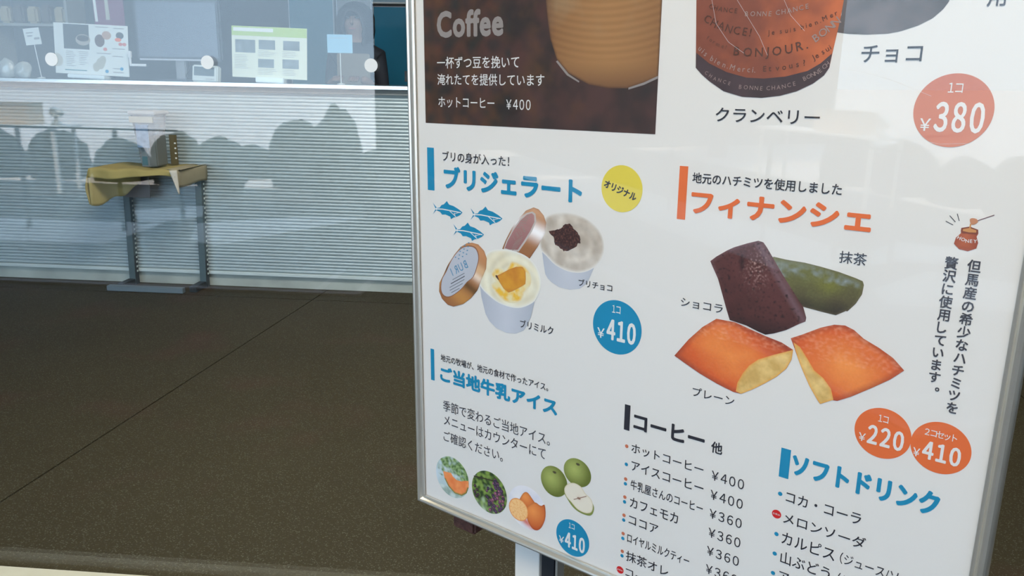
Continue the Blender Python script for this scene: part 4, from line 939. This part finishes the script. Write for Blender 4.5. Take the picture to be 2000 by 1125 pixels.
def chocf(u, v, d):
    # along the length of the cake: lighter purple ridge on its right edge
    t = ((u - 358) * .62 + (v - 296) * .78) / 90
    c = mix(C_(62, 30, 24), C_(92, 48, 44), .25 + .5 * t + .3 * FB(u, v, .05, 2))
    ridge = abs((u - 400) * .81 + (v - 377) * .59)
    c = mix(c, C_(118, 92, 98), max(0, 1 - ridge / 5) * .7 * (1 if u > 398 else 0))
    c = mix(c, C_(112, 80, 82), max(0, (3.5 - d) / 5) * (1 if v > 340 else .2))
    g = math.exp(-(((u - 401) / 9) ** 2 + ((v - 354) / 14) ** 2)); c = mix(c, C_(196, 160, 150), max(0, N(u, v, .65, 3) - .08) * g * 1.9)
    c = mix(c, C_(30, 14, 12), math.exp(-(((u - 388) / 2.2) ** 2 + ((v - 357) / 8) ** 2)) * .8)
    c = mix(c, C_(38, 20, 16), max(0, (312 - v) / 16)); c = mix(c, C_(36, 16, 14), max(0, N(u, v, .5, 8) - .28) * 2.2)
    return mul(c, 1 + .10 * N(u, v, 1.1, 4))
paint('chocolate_cake_photo', FC, chocf, .4, 1.05)
def plainf(cx, cy, rx, ry, ang):
    ca, sa = math.cos(R(ang)), math.sin(R(ang))
    def f(u, v, d):
        x = ((u - cx) * ca + (v - cy) * sa) / rx; y = (-(u - cx) * sa + (v - cy) * ca) / ry; r_ = math.sqrt(x * x + y * y)
        c = mix(C_(232, 140, 68), C_(206, 92, 40), r_ * .9 + .25 * FB(u, v, .05, 2)); c = mix(c, C_(150, 62, 40), max(0, (5.5 - d) / 8) + max(0, r_ - 1.05) * .8)
        c = mix(c, C_(236, 172, 140), max(0, N(u, v * 1.6, .3, 6) + .1) * .5 * (1 if v > 284 else .15)); return mul(c, 1 + .07 * N(u, v, .9, 4))
    return f
paint('plain_cake_photo', PL, plainf(380, 272, 46, 24, -25), .46, 1.15)
paint('plain_cake_photo', PRr, plainf(484, 283, 40, 26, -15), .46, 1.15)
def crumb(u, v, d): return mul(mix(mix(C_(196, 160, 92), C_(222, 190, 122), .5 + FB(u, v, .10, 2)), C_(216, 152, 66), max(0, (2.4 - d) / 3)), 1 + .10 * N(u, v, .6, 3))
paint('cake_crumb_photo', CL, crumb, .52, 1.3); paint('cake_crumb_photo', CR, crumb, .52, 1.3)

# honey pot
PT = [(551.4, 406.3), (556.7, 407.9), (562.3, 406.2), (562.8, 403.4), (562.0, 401.0), (563.6, 396.6), (562.9, 392.4), (557.8, 389.6), (552.0, 390.4), (548.1, 394.1), (548.8, 398.7), (551.6, 402.4), (551.3, 404.3)]
paint('honey_pot_mark', PT, lambda u, v, d: mix(C_(176, 92, 58), C_(140, 62, 40), max(abs(u - 555) / 9, (396 - v) / 8)) if v < 402.4 else C_(120, 58, 40), .3, .8)
shape('honey_mark', [(552.6, 405.6), (556.8, 406.9), (561.3, 405.6), (561.3, 404.0), (556.8, 403.6), (552.6, 404.2)], mat('ink_honey', (.62, .28, .09), .5), .36)
glyph_string('honey_lettering', along('HONEY', [(549.8, 399.4), (556, 397.2), (562.8, 397.8)], 3.6), 'white', 2, .5)
shape('dipper_mark', stroke([(560.4, 412.4), (571.0, 417.9)], .55), mat('ink_plum', (.16, .06, .07), .5), .32)
shape('dipper_mark', [(556.0, 412.9), (557.4, 414.2), (560.4, 413.8), (561.4, 411.8), (559.8, 409.9), (557.4, 409.5)], mat('ink_dip', (.56, .24, .12), .5), .34, 2)
shape('honey_mark', stroke([(557.0, 410), (556.8, 405)], .9), MATS['ink_honey'], .4)
for a, b in (((540.6, 410.2), (545.8, 407.8)), ((542.7, 414.5), (547.0, 410.2)), ((547.4, 416.4), (549.4, 411.2))): shape('sparkle_line', stroke([a, b], .5), 'ink', .3)

# fruit roundels
def melon(u, v, d):
    c = mix(C_(206, 216, 226), C_(178, 196, 200), FB(u, v, .06, 2) + .5)
    if v > 36: c = mix(c, mix(C_(70, 104, 50), C_(150, 176, 120), .5 + N(u, v, .35, 3) * 1.4), max(0, min(1, .2 + 1.3 * N(u, v, .18, 7) + (v - 38) / 25 + (u - 35) / 60 - max(0, (v - 58) / 8))))
    if v < 24: c = mix(C_(140, 160, 150), C_(196, 208, 204), .5 + FB(u, v, .12, 4))
    return c
paint('melon_photo', circ(45.4, 38.9, 26.8), melon, .3, 1.2)
MS = [(30.5, 42.5), (36, 43.2), (43.6, 44.2), (47, 40), (52.5, 37.6), (60, 38.2), (66, 40.9), (71.8, 42.5), (72.0, 34), (68.5, 25.0), (60.8, 19.0), (49.1, 18.5), (38.8, 24.6), (33, 33)]
paint('melon_slice_photo', MS, lambda u, v, d: mix(C_(92, 120, 58), mix(C_(222, 118, 62), C_(236, 150, 92), .5 + FB(u, v, .08, 2)), (d - .5) / 2.2 if v < 34 else 1), .36, 1.1)
def grape_bg(u, v, d): return mix(mix(C_(44, 66, 32), C_(124, 150, 70), .5 + N(u, v, .2, 3) * 1.5), C_(190, 210, 180), max(0, N(u, v, .13, 9) - .2) * 1.5 + max(0, (26 - v) / 40) * (1 if u < 100 else .3))
paint('grape_leaf_photo', circ(103.7, 38.5, 26.7), grape_bg, .3, 1.2)
shape('vine_branch', stroke([(80, 52), (95, 54), (118, 56)], 1.3), 'brown', .34)
bmg = []
random.seed(3)
for i in range(70):
    v = 57 - (i / 70) * 44; wd2 = 13 * math.sin(min(1, (57 - v) / 14) * 1.57) * (1 - max(0, (30 - v)) / 40)
    u = 113 + random.uniform(-1, 1) * wd2; r_ = random.uniform(1.9, 2.6)
    if math.hypot(u - 103.7, v - 38.5) < 24.6:
        cc = random.choice([(78, 48, 70), (58, 40, 62), (104, 62, 78), (44, 32, 52)]); bmg.append((u, v, r_, cc))
for u in ((82, 40), (85, 36), (82, 32), (87, 30), (84, 27)): bmg.append((*u, 2.2, (50, 32, 44)))
def multi_disc(name, ds, w0):
    bm = bmesh.new(); lay = bm.verts.layers.float_color.new('Col'); 
    for i, (u, v, r_, cc) in enumerate(ds):
        w_ = w0 + i * .0012; c = bm.verts.new(P3(u - .5, v + .6, w_)); c[lay] = (*C_(*[min(255, x * 1.55 + 18) for x in cc]), 1); ring = []
        for a in range(12):
            q = bm.verts.new(P3(u + r_ * math.cos(a * PI / 6), v + r_ * math.sin(a * PI / 6), w_)); q[lay] = (*C_(*[x * .8 for x in cc]), 1); ring.append(q)
        for a in range(12): bm.faces.new((c, ring[a], ring[(a + 1) % 12]))
    o = link(name, bm, pm, poster); o['kind'] = 'stuff'; return o
multi_disc('grape_bunch_photo', bmg, .4)
paint('orange_background_photo', circ(159.3, 38.0, 26.7), lambda u, v, d: mix(mix(C_(206, 206, 216), C_(226, 224, 226), .5 + FB(u, v, .04, 2)), C_(206, 96, 78), max(0, math.exp(-(((u - 158) / 14) ** 2 + ((v - 20 - (158 - u) * .35) / 4.5) ** 2)) * .9)), .3, 1.6)
def orf(cx, cy, r):
    return lambda u, v, d: mul((1, 1, 1), 1) and mul(mix(C_(232, 146, 76), C_(186, 80, 36), math.hypot(u - cx + r * .25, v - cy - r * .3) / r * .75), (1 + .05 * N(u, v, 1.2)) * (.72 + .28 * min(1, d / 2.2)))
paint('orange_photo', [(148.5, 42.5), (151, 50), (155.0, 55.8), (160.0, 57.4), (166.0, 52.5), (171.6, 45.9), (168, 38.9), (155.2, 37.5)], orf(160, 47, 12), .34, 1.1, 3)
paint('orange_photo', [(157.6, 33.2), (160, 40), (165.0, 44.8), (168.5, 48), (172.5, 49.0), (176.5, 47.5), (180, 47.9), (183.6, 50.5), (185.4, 41.3), (184.5, 31.4), (179.8, 20.4), (173.9, 14.6), (167.5, 14.6), (161.0, 21.4)], orf(172, 32, 17), .38, 1.1, 2)
paint('orange_photo', circ(147.4, 31.6, 13.9, 40), lambda u, v, d: mix(C_(216, 124, 52), mul(mix(C_(240, 196, 138), C_(226, 158, 88), (abs(math.sin(math.atan2(v - 31.6, u - 147.4) * 5)) < .25) * .5 + .2 + N(u, v, .8)), 1), d / 1.6), .42, .9)
for (cu_, cv_, rx, ry, w_) in ((225.4, 103.3, 17.4, 16.2, .3), (195.6, 83.2, 17.7, 18.0, .34)):
    paint('pear_photo', [(cu_ + rx * math.cos(a * PI / 20), cv_ + ry * math.sin(a * PI / 20)) for a in range(40)],
          lambda u, v, d, cu_=cu_, cv_=cv_: mul(mix(C_(168, 178, 100), C_(98, 108, 44), math.hypot(u - cu_ + 4, v - cv_ - 3) / 19), 1 + .06 * N(u, v, .7)), w_, 1.3)
    shape('pear_dimple', ell(cu_ + .5, cv_ + ry * .62, 2.6, 1.5), mat('ink_dimple', (.10, .10, .03), .6), w_ + .03); shape('pear_stalk', ell(cu_ + .6, cv_ + ry * .60, 1.0, .8), 'brown', w_ + .06)
HPp = [(209.4, 79), (214, 86.5), (222, 90.2), (231, 88.5), (236, 82.8), (243.5, 78.5), (246.5, 71), (244.5, 63), (237, 59.4), (227, 60.5), (219, 66), (212, 71)]
paint('half_pear_photo', [(u + (0), v) for u, v in [(209.6, 77), (214, 68), (222, 60.5), (232, 57.4), (243, 58.4), (247.4, 65), (246.6, 73), (236, 80)]], lambda u, v, d: C_(124, 134, 66), .4, 1.6, 3)
paint('half_pear_photo', HPp, lambda u, v, d: mix(C_(198, 186, 150), mix(C_(220, 212, 196), C_(196, 176, 156), max(0, .6 - math.hypot(u - 229, v - 74.5) / 8)), d / 1.2), .44, 1.2, 3)
shape('pear_core', stroke([(222, 70.5), (229, 74.5), (238, 79.8)], .9), mat('ink_core', (.30, .17, .12), .6), .5); shape('pear_core', ell(228.5, 74, 2.2, 1.3), MATS['ink_core'], .52)

# fine scratches in the clear cover
scr = mat('scratch', (.72, .72, .72), .5)
for pts in ([(344, 578), (350, 556), (362, 541), (376, 532)], [(452, 520), (470, 517), (492, 511), (520, 500)], [(404, 575), (412, 560), (424, 548)], [(508, 470), (530, 466), (556, 468)], [(366, 575), (388, 545), (396, 530)]):
    shape('scratch', stroke(cr_smooth(pts, 1) if 0 else pts, .16), scr, 2.75)
